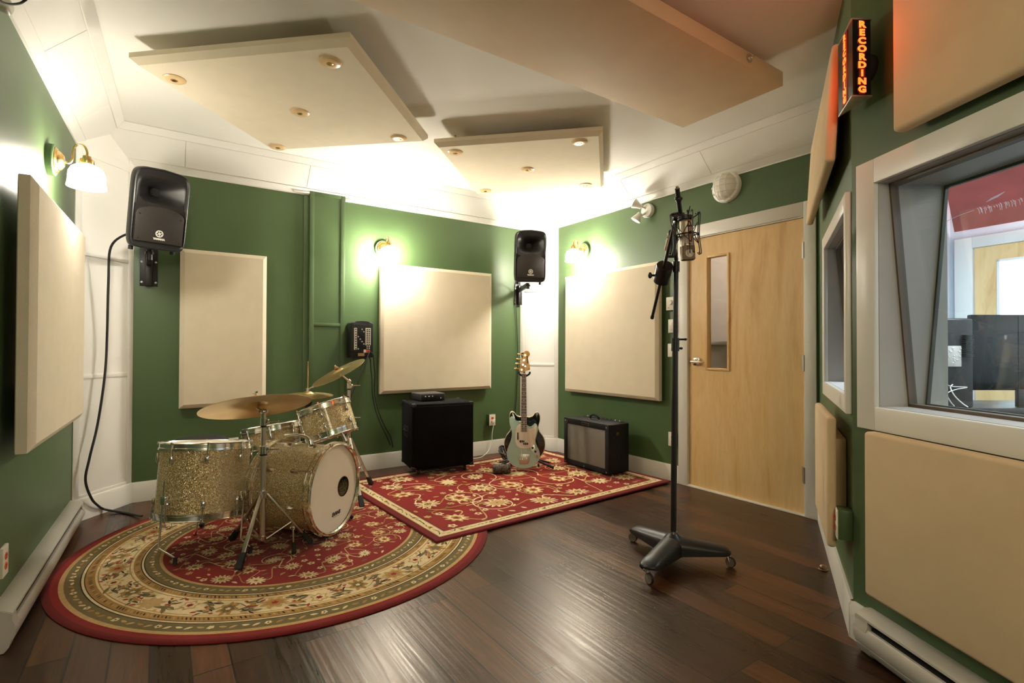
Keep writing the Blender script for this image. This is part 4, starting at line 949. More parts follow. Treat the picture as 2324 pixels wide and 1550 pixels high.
th = thing('power_plug', 'white plug and cord hanging from the outlet by the black cabinet', 'plug', FB.m(FB.px(1117, 953, .05)[0], FB.px(1117, 953, .05)[1], .0565))
MB().box((.004, -.014, -.012), (.026, .026, .036), None, .005).build('plug_body', M['ivory'], th)
inv = th.matrix_world.inverted(); pu2 = lambda x, y, b: inv @ FB.p(*FB.px(x, y, b), b)
MB().tube([(.004, -.022, -.03), pu2(1117, 985, .06), pu2(1116, 1006, .06), pu2(1108, 1024, .07), inv @ onz(1095, 1036, .006), inv @ onz(1082, 1040, .006), inv @ onz(1066, 1041, .006)], .0042, 8, 8).build('cord', M['ivory'], th)
# ------------------------------------------------------------------ RECORDING sign
SB = .055
uL, uR = FW.px(1902, 150, SB)[0], FW.px(1976, 130, SB)[0]
zt, zb = FW.px(1935, 42, .12)[1], FW.px(1940, 218, .12)[1]
um = FW.px(1935, 130, .125)[0]; bm2 = .125
th = thing('recording_sign', 'lit red sign lettered RECORDING down both faces over the window corner', 'sign', FW.m((uL+uR)/2, (zt+zb)/2))
o_ = (uL+uR)/2; hz_ = (zt-zb)/2
tri = [(uL-o_, -SB), (um-o_, -bm2), (uR-o_, -SB)]
MB().ext(tri, -hz_+.006, hz_-.006, None, .002).build('housing', M['screen'], th)
cap = [(uL-o_-.004, -SB+.003), (um-o_, -bm2-.005), (uR-o_+.004, -SB+.003)]
MB().ext(cap, hz_-.007, hz_, None, .0015).ext(cap, -hz_, -hz_+.007, None, .0015).build('end_cap', M['bronze2'] if 'bronze2' in M else M['steel'], th)
MB().lathe([(0, SB+.001), (.05, SB), (.055, .012), (.055, 0)], Q, 32).build('mount', M['satinblack'], th)
for (xa, ya), (xb, yb) in ((tri[0], tri[1]), (tri[1], tri[2])):
    a3, b3 = Vector((xa, ya, 0)), Vector((xb, yb, 0)); ex = (b3-a3).normalized(); nn = Vector((ex.y, -ex.x, 0)); L = (b3-a3).length
    X = Matrix((ex, UP, nn)).transposed().to_4x4(); X.translation = (a3+b3)/2+nn*.0012
    pane = MB().box((0, 0, 0), (L*.34, 2*hz_*.93, .0012)).build('lit_strip', M['signhalo'], th, X)
    step = 2*hz_*.925/9
    for k, chx in enumerate('RECORDING'):
        tm = text_mesh(chx, step*1.06, .0006, .0016, 0, 1, 'letter', [M['letters']]); inst('letter', tm, pane, TR(0, (4-k)*step, .0014) @ Matrix.Diagonal((min(1.3, L*.6/(step*.7)), 1.0, 1, 1)))
# ------------------------------------------------------------------ wall mixer
c = [FB.px(x, y, .16) for x, y in ((799, 727), (848, 728), (847, 811), (797, 812))]
mu = (c[0][0]+c[1][0])/2; mw = c[1][0]-c[0][0]; mz0 = (c[2][1]+c[3][1])/2; mz1 = (c[0][1]+c[1][1])/2; mh = mz1-mz0
th = thing('powered_mixer', 'black powered mixer hung on the wall with rows of knobs beside the chase', 'mixer', FB.m(mu, mz0))
n = 10; out = [(mw/2, 0), (mw/2, mh-.03)]+[(mw/2*math.cos(PI*i/n)*.999, mh-.03+.026*math.sin(PI*i/n)) for i in range(1, n)]+[(-mw/2, mh-.03), (-mw/2, 0)]
MB().ext(out, .0, .155, RX(90), .008).build('case', M['satinblack'], th)
MB().ext([(x*.86, .018+z*.9) for x, z in out], .154, .158, RX(90), .001).build('control_face', M['black'], th)
f = lambda x, z: (x*mw, -.158, z*mh)
MB().span(f(-.40, .21)[:1]+(-.160, .21*mh), (-.27*mw, -.157, .80*mh)).build('jack_strip', M['ivory'], th)
MB().span((.12*mw, -.160, .335*mh), (.37*mw, -.157, .80*mh)).build('effects_strip', M['ivory'], th)
MB().span((.04*mw, -.160, .135*mh), (.16*mw, -.157, .215*mh)).build('input_plate', M['ivory'], th)
MB().span((.15*mw, -.1605, .135*mh), (.33*mw, -.157, .215*mh)).build('output_plate', M['orange'], th)
MB().span((-.22*mw, -.1595, .04*mh), (.08*mw, -.157, .12*mh)).build('name_plate', M['tan'], th)
kj = MB().cyl((0, 0, 0), (0, -.005, 0), .0055, seg=12).mesh('jack', M['dark']); kn = MB().cyl((0, 0, 0), (0, -.010, 0), .0048, .0038, 12).mesh('knob', M['black']); kw = MB().cyl((0, 0, 0), (0, -.008, 0), .006, .005, 12).mesh('knob', M['logo'])
for r in range(9): inst('jack', kj, th, TR(-.325*mw, -.160, (.235+r*.066)*mh))
for r in range(9):
    for k in range(4): inst('knob', kn if (r+k) % 5 else kw, th, TR((-.21+k*.085)*mw, -.158, (.235+r*.066)*mh))
for r in range(8):
    for k in range(2): inst('jack', kj, th, TR((.20+k*.10)*mw, -.160, (.36+r*.057)*mh))
for r in range(2):
    for k in range(2): inst('knob', kw, th, TR((.20+k*.10)*mw, -.158, (.25+r*.05)*mh))
mp_ = lambda x, z: FB.m(mu, mz0) @ Vector((x*mw, -.17, z*mh))
pj = lambda x, y, b=.10: FB.p(*FB.px(x, y, b), b)
cable('black cable slanting from the wall mixer down towards the rack tom', [mp_(.24, .17), pj(838, 800, .2), pj(826, 830, .22), pj(805, 880, .24), pj(795, 905, .25), pj(789, 940, .26), pj(790, 1000, .2), pj(800, 1035, .1)], .004, group='cables from the wall mixer')
cable('black cable with a pale connector falling from the wall mixer behind the cabinet', [mp_(.30, .17), pj(847, 806, .17), pj(849, 830, .12), pj(851, 850, .08), pj(850, 890, .06), pj(858, 930, .06), pj(872, 965, .05), pj(886, 990, .04), pj(892, 1015, .04)], .005, group='cables from the wall mixer')
cable('black cable nearest the wall under the mixer, ending at a black plug', [mp_(.20, .05), pj(840, 815, .14), pj(842, 840, .08), pj(844, 858, .05), pj(846, 900, .035), pj(857, 945, .025), pj(875, 985, .02), pj(886, 1010, .02)], .0045, group='cables from the wall mixer')
# ------------------------------------------------------------------ bass cabinet and amplifier head
CM = TR(1.80, 4.135, RUGZ) @ RZ(-9.5); cw_, cd, ch0, ch1 = .565, .40, .052, .622
th = thing('speaker_cabinet', 'tall black carpeted speaker cabinet on casters under the square panel', 'speaker cabinet', CM)
MB().span((0, 0, ch0), (cw_, cd, ch1), None, .012, 3).build('box', M['carpetblk'], th)
MB().span((.022, -.006, ch0+.022), (cw_-.022, .004, ch1-.022), None, .004).build('grille', M['carpetblk'], th)
for x in (0, cw_):
    for y in (0, cd):
        for z in (ch0, ch1): MB().box((x+(.018 if x == 0 else -.018), y+(.018 if y == 0 else -.018), z+(.014 if z == ch0 else -.014)), (.042, .042, .034), None, .010).build('corner_cap', M['black'], th)
for x in (.07, cw_-.07):
    for y in (.06, cd-.06):
        q = MB(); q.box((x, y, ch0-.002), (.05, .06, .004)).box((x-.016, y, ch0-.02), (.003, .03, .036)).box((x+.016, y, ch0-.02), (.003, .03, .036)); cs = q.build('caster', M['chrome'], th)
        MB().cyl((x-.012, y, .024), (x+.012, y, .024), .024, seg=20).build('wheel', M['rubber'], cs)
q = MB(); q.box((-.003, cd*.52, .36), (.008, .16, .10), None, .003); q.tube([(-.006, cd*.38, .375), (-.016, cd*.42, .372), (-.016, cd*.62, .372), (-.006, cd*.66, .375)], .006, 8, 4); q.build('side_handle', M['black'], th)
a, b = onz(954, 912, RUGZ+ch1), onz(1010, 909, RUGZ+ch1); d = (b-a); d.z = 0
AM = Matrix.Translation(a+UP*.001) @ Matrix.Rotation(math.atan2(d.y, d.x), 4, 'Z'); aw = d.length
th = thing('amplifier_head', 'small grey amplifier head resting on the tall black cabinet', 'amplifier', AM)
for x in (.02, aw-.02):
    for y in (.03, .22): MB().cyl((x, y, 0), (x, y, .008), .010, seg=14).build('foot', M['rubber'], th)
MB().span((0, 0, .007), (aw, .25, .068), None, .004).build('case', pm('gunmetal', (.075, .075, .08), .35, .4, var=.05), th)
MB().span((.008, -.003, .012), (aw-.008, .002, .062), None, .002).build('front_panel', M['black'], th)
ck = MB().cyl((0, 0, 0), (0, -.009, 0), .0055, .0045, 14).mesh('knob', M['logo'])
for k in range(6): inst('knob', ck if k % 2 else kn, th, TR(.03+k*.017, -.003, .045))
for k in range(5): inst('knob', kn, th, TR(.12+k*.015, -.003, .045))
for k in range(4): inst('knob', ck if k == 3 else kn, th, TR(.06+k*.045, -.003, .026))
# ------------------------------------------------------------------ combo amplifier
KM = TR(3.226, 3.80, RUGZ) @ RZ(-90.9); w, d, h = .605, .25, .445
th = thing('guitar_amplifier', 'small black guitar amplifier with silver grille cloth on the rug corner', 'amplifier', KM)
mb = MB(); fr_ = .045
mb.span((0, .012, .012), (w, d, h), None, .010, 3)
for q in ((0, fr_, .012, h), (w-fr_, w, .012, h), (fr_, w-fr_, .012, fr_+.012), (fr_, w-fr_, h-.052, h)): mb.span((q[0], -.004, q[2]), (q[1], .02, q[3]), None, .004)
mb.build('box', M['tolex'], th)
MB().span((fr_-.004, .004, fr_+.008), (w-fr_+.004, .014, h-.048), None, .002).build('grille', M['grille'], th)
MB().span((w*.42, -.006, h-.038), (w*.58, -.003, h-.016), None, .001).build('name_plate', M['steel'], th); MB().span((w*.425, -.0065, h-.036), (w*.575, -.005, h-.018)).build('name_field', M['black'], th)
q = MB(); q.tube([(w*.40, d*.45, h+.004), (w*.415, d*.45, h+.030), (w*.45, d*.45, h+.045), (w*.5, d*.45, h+.050), (w*.55, d*.45, h+.045), (w*.585, d*.45, h+.030), (w*.60, d*.45, h+.004)], .009, 10, 5)
hd = q.build('handle', M['tolex'], th)
for x in (.395, .605): MB().box((w*x, d*.45, h+.004), (.035, .022, .010), None, .003).build('handle_cap', M['chrome'], hd)
MB().span((.06, d-.05, h-.002), (w-.06, d-.005, h+.004)).build('control_panel', M['black'], th)
for k in range(9): inst('knob', ck if k in (0, 1, 7, 8) else kn, th, TR(.09+k*.053, d-.028, h+.004) @ RX(-90))
sc_ = MB().lathe([(0, -.0025), (.004, -.002), (.0055, 0)], Q, 10).mesh('screw', M['logo'])
for x, z in ((.025, h-.025), (w-.025, h-.025), (.025, .03), (w*.48, .03), (w-.025, .03)): inst('screw', sc_, th, TR(x, -.006, z))
for y, z in ((d-.035, h-.04), (d-.035, h-.17)): inst('screw', sc_, th, TR(w, y, z) @ RZ(90))
MB().lathe([(.014, 0), (.014, .0015), (.0105, .0015), (.0105, 0)], TR(w+.0, d*.42, h-.085) @ RY(90), 24).box((0, 0, .0008), (.003, .02, .0015), TR(w, d*.42, h-.085) @ RY(90) @ RZ(35)).build('side_badge', M['brass'], th)
for x in (.05, w-.05):
    for y in (.05, d-.04): MB().cyl((x, y, 0), (x, y, .016), .016, .014, 14).build('foot', M['rubber'], th)
# ------------------------------------------------------------------ guitars
GD = 4.64; GO = at(1189.5, 1064, GD); sG = GD/FPX
GMx = face_m(GO, Vector((-GO.x, -GO.y, 0))) @ RX(-5)
def gp(x, y): return ((x-1189.5)*sG, (1064-y)*sG)
def g1(x, y): return gp(1100+x/8.611, 920+y/8.611)
def g2(x, y): return gp(1130+x/8.61, 780+y/8.61)
def sm2(pts, n=4):
    P = [Vector((p[0], p[1], 0)) for p in pts]; out = []
    for i in range(len(P)):
        a, b, c, d = P[i-1], P[i], P[(i+1) % len(P)], P[(i+2) % len(P)]
        for k in range(n):
            t_ = k/n; q = .5*((2*b)+(c-a)*t_+(2*a-5*b+4*c-d)*t_*t_+(3*b-a-3*c+d)*t_**3); out.append((q.x, q.y))
    return out
GMx = Matrix.Translation(UP*.012) @ GMx
th = thing('bass_guitar', 'pale surf green bass guitar with a cream pickguard upright before the white corner', 'guitar', GMx, 'guitars on stands')
body = [(705, 338), (650, 355), (600, 320), (560, 268), (520, 250), (490, 278), (480, 330), (487, 400), (508, 480), (528, 560), (525, 640), (505, 720), (470, 810), (440, 900), (430, 980), (447, 1060), (495, 1140), (565, 1203), (660, 1238), (760, 1245), (860, 1238), (950, 1205), (1030, 1130), (1070, 1060), (1078, 980), (1060, 900), (1020, 820), (995, 750), (995, 690), (1015, 610), (1035, 530), (1040, 470), (1020, 410), (985, 385), (955, 402), (928, 440), (890, 462), (850, 447), (825, 415)]
bp = sm2([g1(*p) for p in body], 3)
MB().ext(bp, -.020, .020, RX(90), .004, 3).build('body', M['surf'], th)
pg = [(700, 400), (640, 440), (605, 520), (595, 620), (598, 720), (620, 800), (660, 848), (720, 862), (800, 862), (880, 862), (930, 815), (968, 790), (985, 740), (985, 680), (1000, 600), (1010, 520), (1010, 440), (988, 420), (950, 465), (890, 488), (840, 475), (820, 440)]
MB().ext(sm2([g1(*p) for p in pg], 3), .0195, .0225, RX(90), .0008).build('pickguard', M['pickguard'], th)
cp_ = [(945, 800), (978, 800), (985, 850), (1010, 900), (1045, 955), (1055, 1030), (1035, 1058), (1005, 1038), (962, 965), (920, 905), (880, 870)]
cpl = MB().ext(sm2([g1(*p) for p in cp_], 3), .0198, .0228, RX(90), .0008).build('control_plate', M['steel'], th)
for x, y, r in ((935, 855, .011), (990, 925, .011), (1020, 1000, .007)):
    X = g1(x, y); MB().cyl((X[0], -.0225, X[1]), (X[0], -.036, X[1]), r, r*.85, 18).build('knob', M['black'] if r > .008 else M['chrome'], cpl)
for x, y in ((727, 731), (800, 776)):
    X = g1(x, y); MB().ext([(a*.0135+(.0095*math.cos(t_*PI/6)*(1 if True else 0)) , .0100*math.sin(t_*PI/6)) for a, t_ in [(1, k) for k in range(-3, 4)]+[(-1, k) for k in range(3, 10)]], .022, .027, TR(X[0], 0, X[1]) @ RX(90), .001).build('pickup', M['black'], th)
X = g1(647, 630); MB().box((X[0], -.0235, X[1]), (.012, .004, .064), RX(0), .001).build('thumb_rest', M['black'], th)
bx0, bx1 = g1(655, 975), g1(875, 1175)
MB().ext([g1(655, 978), g1(875, 978), g1(868, 1100), g1(845, 1170), g1(685, 1170), g1(665, 1100)], .020, .0235, RX(90), .0015).build('bridge', M['steel'], th)
for k in range(4): X = g1(695+k*42, 1075-k*5); MB().box((X[0], -.028, X[1]), (.009, .008, .007), None, .001).build('saddle', M['chrome'], th)
nk0, nk1 = g2(462, 620), g2(548, 620); b0, b1 = g1(705, 548), g1(826, 548)
def slab(y0, y1, z0, z1, l0, r0, l1, r1): return MB().loft([[(l1, -y0, z1), (r1, -y0, z1), (r1, -y1, z1), (l1, -y1, z1)], [(l0, -y0, z0), (r0, -y0, z0), (r0, -y1, z0), (l0, -y1, z0)]])
slab(.004, .024, b0[1], nk0[1], b0[0], b1[0], nk0[0], nk1[0]).build('neck', M['maple'], th)
fb = slab(.024, .030, b0[1], nk0[1], b0[0], b1[0], nk0[0], nk1[0]).build('fretboard', M['rosewood'], th)
Ls = 2*(nk0[1]-g1(700, 880)[1]); Ls = (nk0[1]-g1(700, 1085)[1])
for k in range(1, 20):
    zf = nk0[1]-Ls*(1-2**(-k/12))
    if zf < b0[1]+.004: break
    f_ = (nk0[1]-zf)/(nk0[1]-b0[1]); l_ = nk0[0]+(b0[0]-nk0[0])*f_; r_ = nk1[0]+(b1[0]-nk1[0])*f_
    MB().box(((l_+r_)/2, -.0305, zf), (r_-l_, .0015, .0022)).build('fret', M['logo'], fb)
    if k in (3, 5, 7, 9, 12, 15, 17):
        zm = zf+Ls*(2**(-(k-1)/12)-2**(-k/12))/2
        for dx in ((0,) if k != 12 else (-.010, .010)): MB().cyl(((l_+r_)/2+dx, -.0298, zm), ((l_+r_)/2+dx, -.0306, zm), .0036, seg=12).build('inlay_dot', M['pickguard'], fb)
hs = [(545, 560), (618, 537), (625, 500), (612, 430), (598, 370), (582, 310), (600, 275), (620, 240), (615, 200), (585, 170), (545, 163), (505, 185), (490, 240), (470, 310), (440, 420), (415, 540), (430, 578), (465, 590), (500, 580)]
hd = MB().ext(sm2([g2(*p) for p in hs], 3), .010, .026, RX(90), .002).build('headstock', M['maple'], th)
for x, y in ((527, 250), (504, 348), (483, 440), (460, 540)):
    X = g2(x, y); q = MB(); q.cyl((X[0], -.026, X[1]), (X[0], -.044, X[1]), .0055, seg=14).cyl((X[0], -.026, X[1]), (X[0], -.029, X[1]), .010, seg=16); pg_ = q.build('tuner', M['chrome'], hd)
    MB().cyl((X[0], -.008, X[1]), (X[0]-.05, -.008, X[1]+.012), .0042, seg=8).ext([(-.012, -.010), (.010, -.013), (.014, 0), (.010, .013), (-.012, .010)], -.003, .003, TR(X[0]-.058, -.008, X[1]+.014) @ RX(40), .001).build('tuner_key', M['brass'], pg_)
X = g2(530, 470); MB().cyl((X[0], -.026, X[1]), (X[0], -.032, X[1]), .008, seg=16).build('string_tree', M['chrome'], hd)
q = MB()
for k, (x0, y0, n_) in enumerate(((566, 275, 5), (572, 330, 7))):
    for j in range(n_): X = g2(x0+j*1.5, y0+j*13); q.box((X[0], -.0264, X[1]), (.008, .0008, .0055))
q.build('headstock_script', M['ink'], hd)
sx = [(708, 528), (743, 507), (778, 483), (815, 460)]
tops = [g2(460, 540), g2(483, 440), g2(504, 348), g2(527, 250)]
for k in range(4):
    a = g1(sx[k][0]+4, 1080); n0 = (nk0[0]+(nk1[0]-nk0[0])*(.14+.24*k), nk0[1])
    MB().tube([(a[0], -.034, a[1]), (n0[0], -.034, n0[1]), (tops[k][0], -.036, tops[k][1])], .0011, 6, 1, True).build('string', M['logo'], th)
q = MB(); q.box(((nk0[0]+nk1[0])/2, -.031, nk0[1]+.002), (nk1[0]-nk0[0]+.002, .010, .006), None, .001); q.build('nut', M['pickguard'], th)
# stand holding both
yk = g2(500, 590)[1]
st = thing('guitar_stand', 'black hanging guitar stand cradling the bass guitar by its neck', 'guitar stand', Matrix.Translation(Vector((GO.x, GO.y, RUGZ))) @ Matrix.Rotation(math.atan2(GO.y, GO.x)-PI/2, 4, 'Z'))
zk = yk+GO.z-RUGZ+.012
MB().cyl((0, .075, .10), (0, .14, zk-.05), .0125, seg=14).build('post', M['satinblack'], st)
q = MB(); q.tube([(-.05, .0, zk), (-.048, .06, zk-.012), (-.03, .10, zk-.03), (0, .13, zk-.04), (.03, .10, zk-.03), (.048, .06, zk-.012), (.05, .0, zk)], .009, 10, 5); q.build('yoke', M['rubber'], st)
for a in (-1, 1): q = MB(); q.cyl((0, .09, .13), (a*.27, .05, .016), .0095, seg=12); lg = q.build('leg', M['satinblack'], st); MB().cyl((a*.215, .058, .039), (a*.272, .0497, .018), .0125, seg=12).build('rubber_foot', M['rubber'], lg)
lg = MB().cyl((0, .09, .13), (0, .165, .016), .0095, seg=12).build('leg', M['satinblack'], st); MB().ball((0, .165, .016), .013).build('rubber_foot', M['rubber'], lg)
MB().box((0, .075, .12), (.05, .06, .07), None, .012).build('hub', M['black'], st)
# second guitar hanging behind
BD2 = 4.86; k2 = BD2/FPX; O2 = at(1190.5, 1056, BD2)
B2M = face_m(O2, Vector((-O2.x, -O2.y, 0)))
def h1(x, y): return ((1100+x/8.611-1190.5)*k2, (1056-(920+y/8.611))*k2)
th = thing('semi_hollow_guitar', 'glossy black double cutaway guitar with cream binding behind the bass guitar', 'guitar', B2M, 'guitars on stands')
lf = [(760, 205), (700, 217), (650, 213), (605, 175), (570, 130), (530, 118), (495, 145), (480, 215), (486, 300), (512, 400), (505, 480), (430, 575), (388, 670), (378, 770), (398, 870), (450, 960), (520, 1050), (620, 1110), (760, 1130)]
out = lf+[(1560-x, y+5) for x, y in reversed(lf[1:-1])]
out = [(x if x <= 760 else x, y) for x, y in out]
bp2 = sm2([h1(*p) for p in out], 3)
MB().ext(bp2, -.022, .022, RX(90), .004, 2).build('body', M['binding'], th)
cx_, cz_ = h1(770, 640); MB().ext([((x-cx_)*.972+cx_, (z-cz_)*.972+cz_) for x, z in bp2], .021, .026, RX(90), .003, 2).build('top', M['gloss'], th)
X0, X1 = h1(745, 205), h1(785, 205); zt_ = h1(760, -760)[1]
slab(.008, .026, X0[1]-.06, zt_, X0[0]-.006, X1[0]+.006, X0[0], X1[0]).build('neck', M['rosewood'], th)
zz_ = zt_; q = MB(); q.ext([(X0[0]-.004, zz_), (X1[0]+.004, zz_), (X1[0]+.012, zz_+.11), ((X0[0]+X1[0])/2, zz_+.135), (X0[0]-.026, zz_+.125), (X0[0]-.012, zz_+.09)], .006, .020, RX(90), .002); q.build('headstock', M['gloss'], th)
st2 = thing('guitar_stand', 'low black guitar stand behind the bass guitar holding the black guitar', 'guitar stand', Matrix.Translation(Vector((O2.x, O2.y, RUGZ))) @ Matrix.Rotation(math.atan2(O2.y, O2.x)-PI/2, 4, 'Z'))
zl_ = O2.z-RUGZ+h1(700, 1112)[1]
q = MB(); q.tube([(-.13, -.05, zl_-.004), (-.13, -.03, zl_-.030), (-.13, .06, zl_-.034), (0, .10, zl_-.03), (.13, .06, zl_-.034), (.13, -.03, zl_-.03), (.13, -.05, zl_-.004)], .008, 8, 5); q.build('cradle', M['rubber'], st2)
MB().cyl((0, .10, zl_-.03), (0, .16, .55), .010, seg=12).build('post', M['satinblack'], st2)
for a in (-1, 1): MB().cyl((a*.05, .10, max(.05, zl_-.03)), (a*.24, .02, .022), .009, seg=10).build('leg', M['satinblack'], st2)
MB().cyl((0, .11, .12), (0, .30, .022), .009, seg=10).build('leg', M['satinblack'], st2)
# rolled strap and coiled cable heaped on the floor beside the guitar
P0 = onz(1158, 1070, .04)
th = thing('strap_roll', 'rolled dark patterned strap lying on the rug beside the bass guitar body', 'strap', Matrix.Translation(Vector((P0.x, P0.y, RUGZ))) @ RZ(58))
X = TR(0, 0, .041) @ RX(-90)
MB().lathe([(.016, 0), (.039, 0), (.041, .004), (.041, .15), (.039, .154), (.016, .154)], X, 28).build('roll', M['strap'], th)
MB().lathe([(.0, .002), (.010, .001), (.024, -.001), (.036, -.002), (.039, .0)], X, 28).build('roll_end', M['black'], th)
P1_ = onz(1148, 1052, 0); pts = []
for k in range(73):
    a = k*2*PI/18; r = .062+.010*math.sin(k*.9); pts.append((r*math.cos(a)+.012*math.sin(k*.13), .030*math.sin(k*.35)+.008*(k % 5), .075+.9*r*math.sin(a)))
q = MB(); q.tube(pts, .0065, 8, 2); o = q.build('coiled_cable', M['cable'], None, Matrix.Translation(Vector((P1_.x, P1_.y, RUGZ+.004))) @ RZ(35)); tag(o, 'upright coil of black cable behind the strap roll by the skirting', 'cable')
# ------------------------------------------------------------------ microphone stand
B0 = at(1528, 1232, 2.75); B0 = Vector((B0.x, B0.y, 0))
P1 = at(1534.5, 598, 2.75)
th = thing('microphone_stand', 'tall black studio boom stand on a three-legged caster base, holding the microphone', 'microphone stand', TR(B0))
mb = MB()
feet = [Vector((.035, .30, 0)), Vector((-.315, -.095, 0)), Vector((.185, -.205, 0))]
for f in feet:
    d = f.normalized(); s = Vector((-d.y, d.x, 0)); L = f.length; rings = []
    for t_ in (0, .2, .4, .6, .8, .93, 1.0, 1.04):
        r = .062-.014*t_ if t_ < 1 else (.042 if t_ < 1.03 else .014); zt_ = .140-.038*t_-.012*max(0, t_-.93)/.07; zb_ = .045+.022*t_ if t_ < 1 else .07
        ring = [d*(L*t_)+s*(r*math.cos(PI*i/10))+UP*(zb_+(zt_-zb_)*(.45+.55*math.sin(PI*i/10))) for i in range(11)]
        rings.append([d*(L*t_)+s*r+UP*zb_]+ring+[d*(L*t_)-s*r+UP*zb_])
    mb.loft(rings)
mb.lathe([(0, .04), (.062, .045), (.064, .095), (.05, .125), (.03, .142), (.022, .150), (0, .150)], None, 32)
mb.build('base', M['satinblack'], th)
MB().cyl((0, 0, .148), (0, 0, .160), .021).build('pole_ferrule', M['chrome'], th)
for k, f in enumerate(feet):
    d = f.normalized(); a = math.atan2(d.y, d.x); X = TR(f) @ Matrix.Rotation(a+(.5, 1.2, -.6)[k], 4, 'Z')
    q = MB(); q.cyl((0, 0, .085), (0, 0, .064), .009).tube([(0, -.012, .066), (.004, -.013, .045), (.010, -.013, .03)], .003, 6, 3).tube([(0, .012, .066), (.004, .013, .045), (.010, .013, .03)], .003, 6, 3).box((-.012, 0, .064), (.022, .022, .006), None, .002).ext([(.0, -.014), (.03, -.010), (.03, .010), (0, .014)], -.0015, .0015, TR(-.04, 0, .066) @ RY(25), .001)
    c = q.build('caster', M['chrome'], th, X)
    w = MB(); w.mat(0).lathe([(.0225, -.009), (.0255, -.006), (.0255, .006), (.0225, .009)], TR(.012, 0, .0262) @ RX(90), 28).mat(1).lathe([(0, -.007), (.0225, -.009), (.0225, .009), (0, .007)], TR(.012, 0, .0262) @ RX(90), 28); w.build('wheel', [M['rubber'], M['steel']], c)
tp = P1-B0; zc_ = at(1531, 782, 2.75).z
pt = lambda z: Vector((tp.x*(z-.15)/(tp.z-.15), tp.y*(z-.15)/(tp.z-.15), z))
MB().cyl(pt(.155), pt(zc_), .0158, seg=20).build('pole', M['satinblack'], th)
MB().cyl(pt(zc_-.02), pt(tp.z), .0128, seg=20).build('extension_pole', M['satinblack'], th)
q = MB(); q.cyl(pt(zc_-.035), pt(zc_+.035), .021, seg=20)
for z, l in ((.028, .05), (-.02, .028)): c0 = pt(zc_+z); q.cyl(c0, c0+CR*l, .0055, seg=10); q.ball(c0+CR*(l+.004), .009, sc=(1, 1, .8))
q.build('height_clutch', M['black'], th)
q = MB(); q.cyl(pt(tp.z-.045), pt(tp.z+.01), .0185, seg=20); q.cyl(pt(tp.z+.008), pt(tp.z+.03), .011, seg=16); q.build('pole_collar', M['black'], th)
L_ = lambda x, y, d: at(x, y, d)-B0
E0, E1 = L_(1480, 721, 2.98), L_(1530.5, 507, 2.52)
bdir = (E1-E0).normalized()
MB().cyl(E0, E1, .0085, seg=14).cyl(E0-bdir*.004, E0+bdir*.012, .0105, seg=14).build('boom', M['satinblack'], th)
MB().cyl(L_(1513, 566, 2.66), L_(1520, 540, 2.60), .0135, seg=14).build('boom_sleeve', M['chrome'], th)
c0 = L_(1505, 620, 2.76)
q = MB(); q.cyl(c0-bdir*.052, c0+bdir*.052, .043, seg=36).cyl(c0+bdir*.03, c0+bdir*.034, .0436, seg=36); q.cyl(c0-CR*.04-bdir*.015, c0-CR*.06-bdir*.015, .006, seg=10); q.ball(c0-CR*.068-bdir*.015, .014, sc=(.8, .8, 1.2)); q.build('counterweight', M['black'], th)
q = MB(); j0 = L_(1531, 575, 2.735); q.cyl(pt(tp.z+.02), j0+UP*.02, .012, seg=14); q.box(L_(1526, 560, 2.72), (.034, .034, .085), RZ(-34) if False else None, .010, 3)
for y in (548, 582): c1 = L_(1519, y, 2.70); q.cyl(c1-CR*.018, c1+CR*.026, .0075, seg=12)
q.ball(L_(1525, 530, 2.66), .022); q.build('boom_swivel', M['black'], th)
T0, T1 = L_(1537, 428, 2.30), L_(1544, 484, 2.37)
q = MB(); q.cyl(T0, T1, .0105, seg=16); m0 = T0+(T1-T0)*.40; q.cyl(m0-CR*.016, m0+CR*.016, .007, seg=10); q.ball(m0+(T1-T0)*.02, .0145); q.build('boom_tip', M['satinblack'], th); MB().cyl(T0-(T1-T0).normalized()*.010, T0, .0065, seg=12).build('thread', M['chrome'], th)
q = MB(); q.box(L_(1541, 492, 2.385), (.045, .04, .04), None, .008); q.cyl(L_(1541, 492, 2.385), E1, .012, seg=12); q.cyl(L_(1532, 492, 2.38)-CR*.012, L_(1532, 492, 2.38)+CR*.012, .019, seg=18)
q.tube([L_(1536, 500, 2.39), L_(1531, 530, 2.40), L_(1531, 560, 2.40), L_(1527, 578, 2.42)], .008, 10, 6); q.build('mount_knuckle', M['black'], th)
# microphone hanging upside down in its spider mount
MT, MBt = at(1555.5, 497, 2.33), at(1561.5, 591, 2.33)
Z = (MT-MBt).normalized(); ml = (MT-MBt).length
th = thing('microphone', 'champagne silver studio microphone hanging head down by the birch door', 'microphone', axis_m(MBt, Z, CR))
M['mic'] = pm('champagne_metal', (.62, .52, .42), .32, .85, var=.03); M['mesh'] = pm('mesh_grille', (.20, .14, .09), .55, .4, var=.25, scale=260, bump=.8, bscale=520)
MB().lathe([(0, ml), (.020, ml-.001), (.026, ml-.008), (.0275, ml-.02), (.0278, ml*.42), (.0295, ml*.40), (.0295, ml*.345), (0, ml*.345)], None, 40).build('body', M['mic'], th)
def rr(w, d, z, p=4): return [(w*math.copysign(abs(math.cos(a))**(2/p), math.cos(a)), d*math.copysign(abs(math.sin(a))**(2/p), math.sin(a)), z) for a in [2*PI*i/40 for i in range(40)]]
MB().loft([rr(.026, .018, 0), rr(.030, .023, .004), rr(.0305, .0245, ml*.17), rr(.0295, .0265, ml*.34)]).build('mesh_head', M['mesh'], th)
fy = -.0246 if (axis_m(MBt, Z, CR).to_3x3() @ Vector((0, 1, 0))).dot(CF) > 0 else .0246
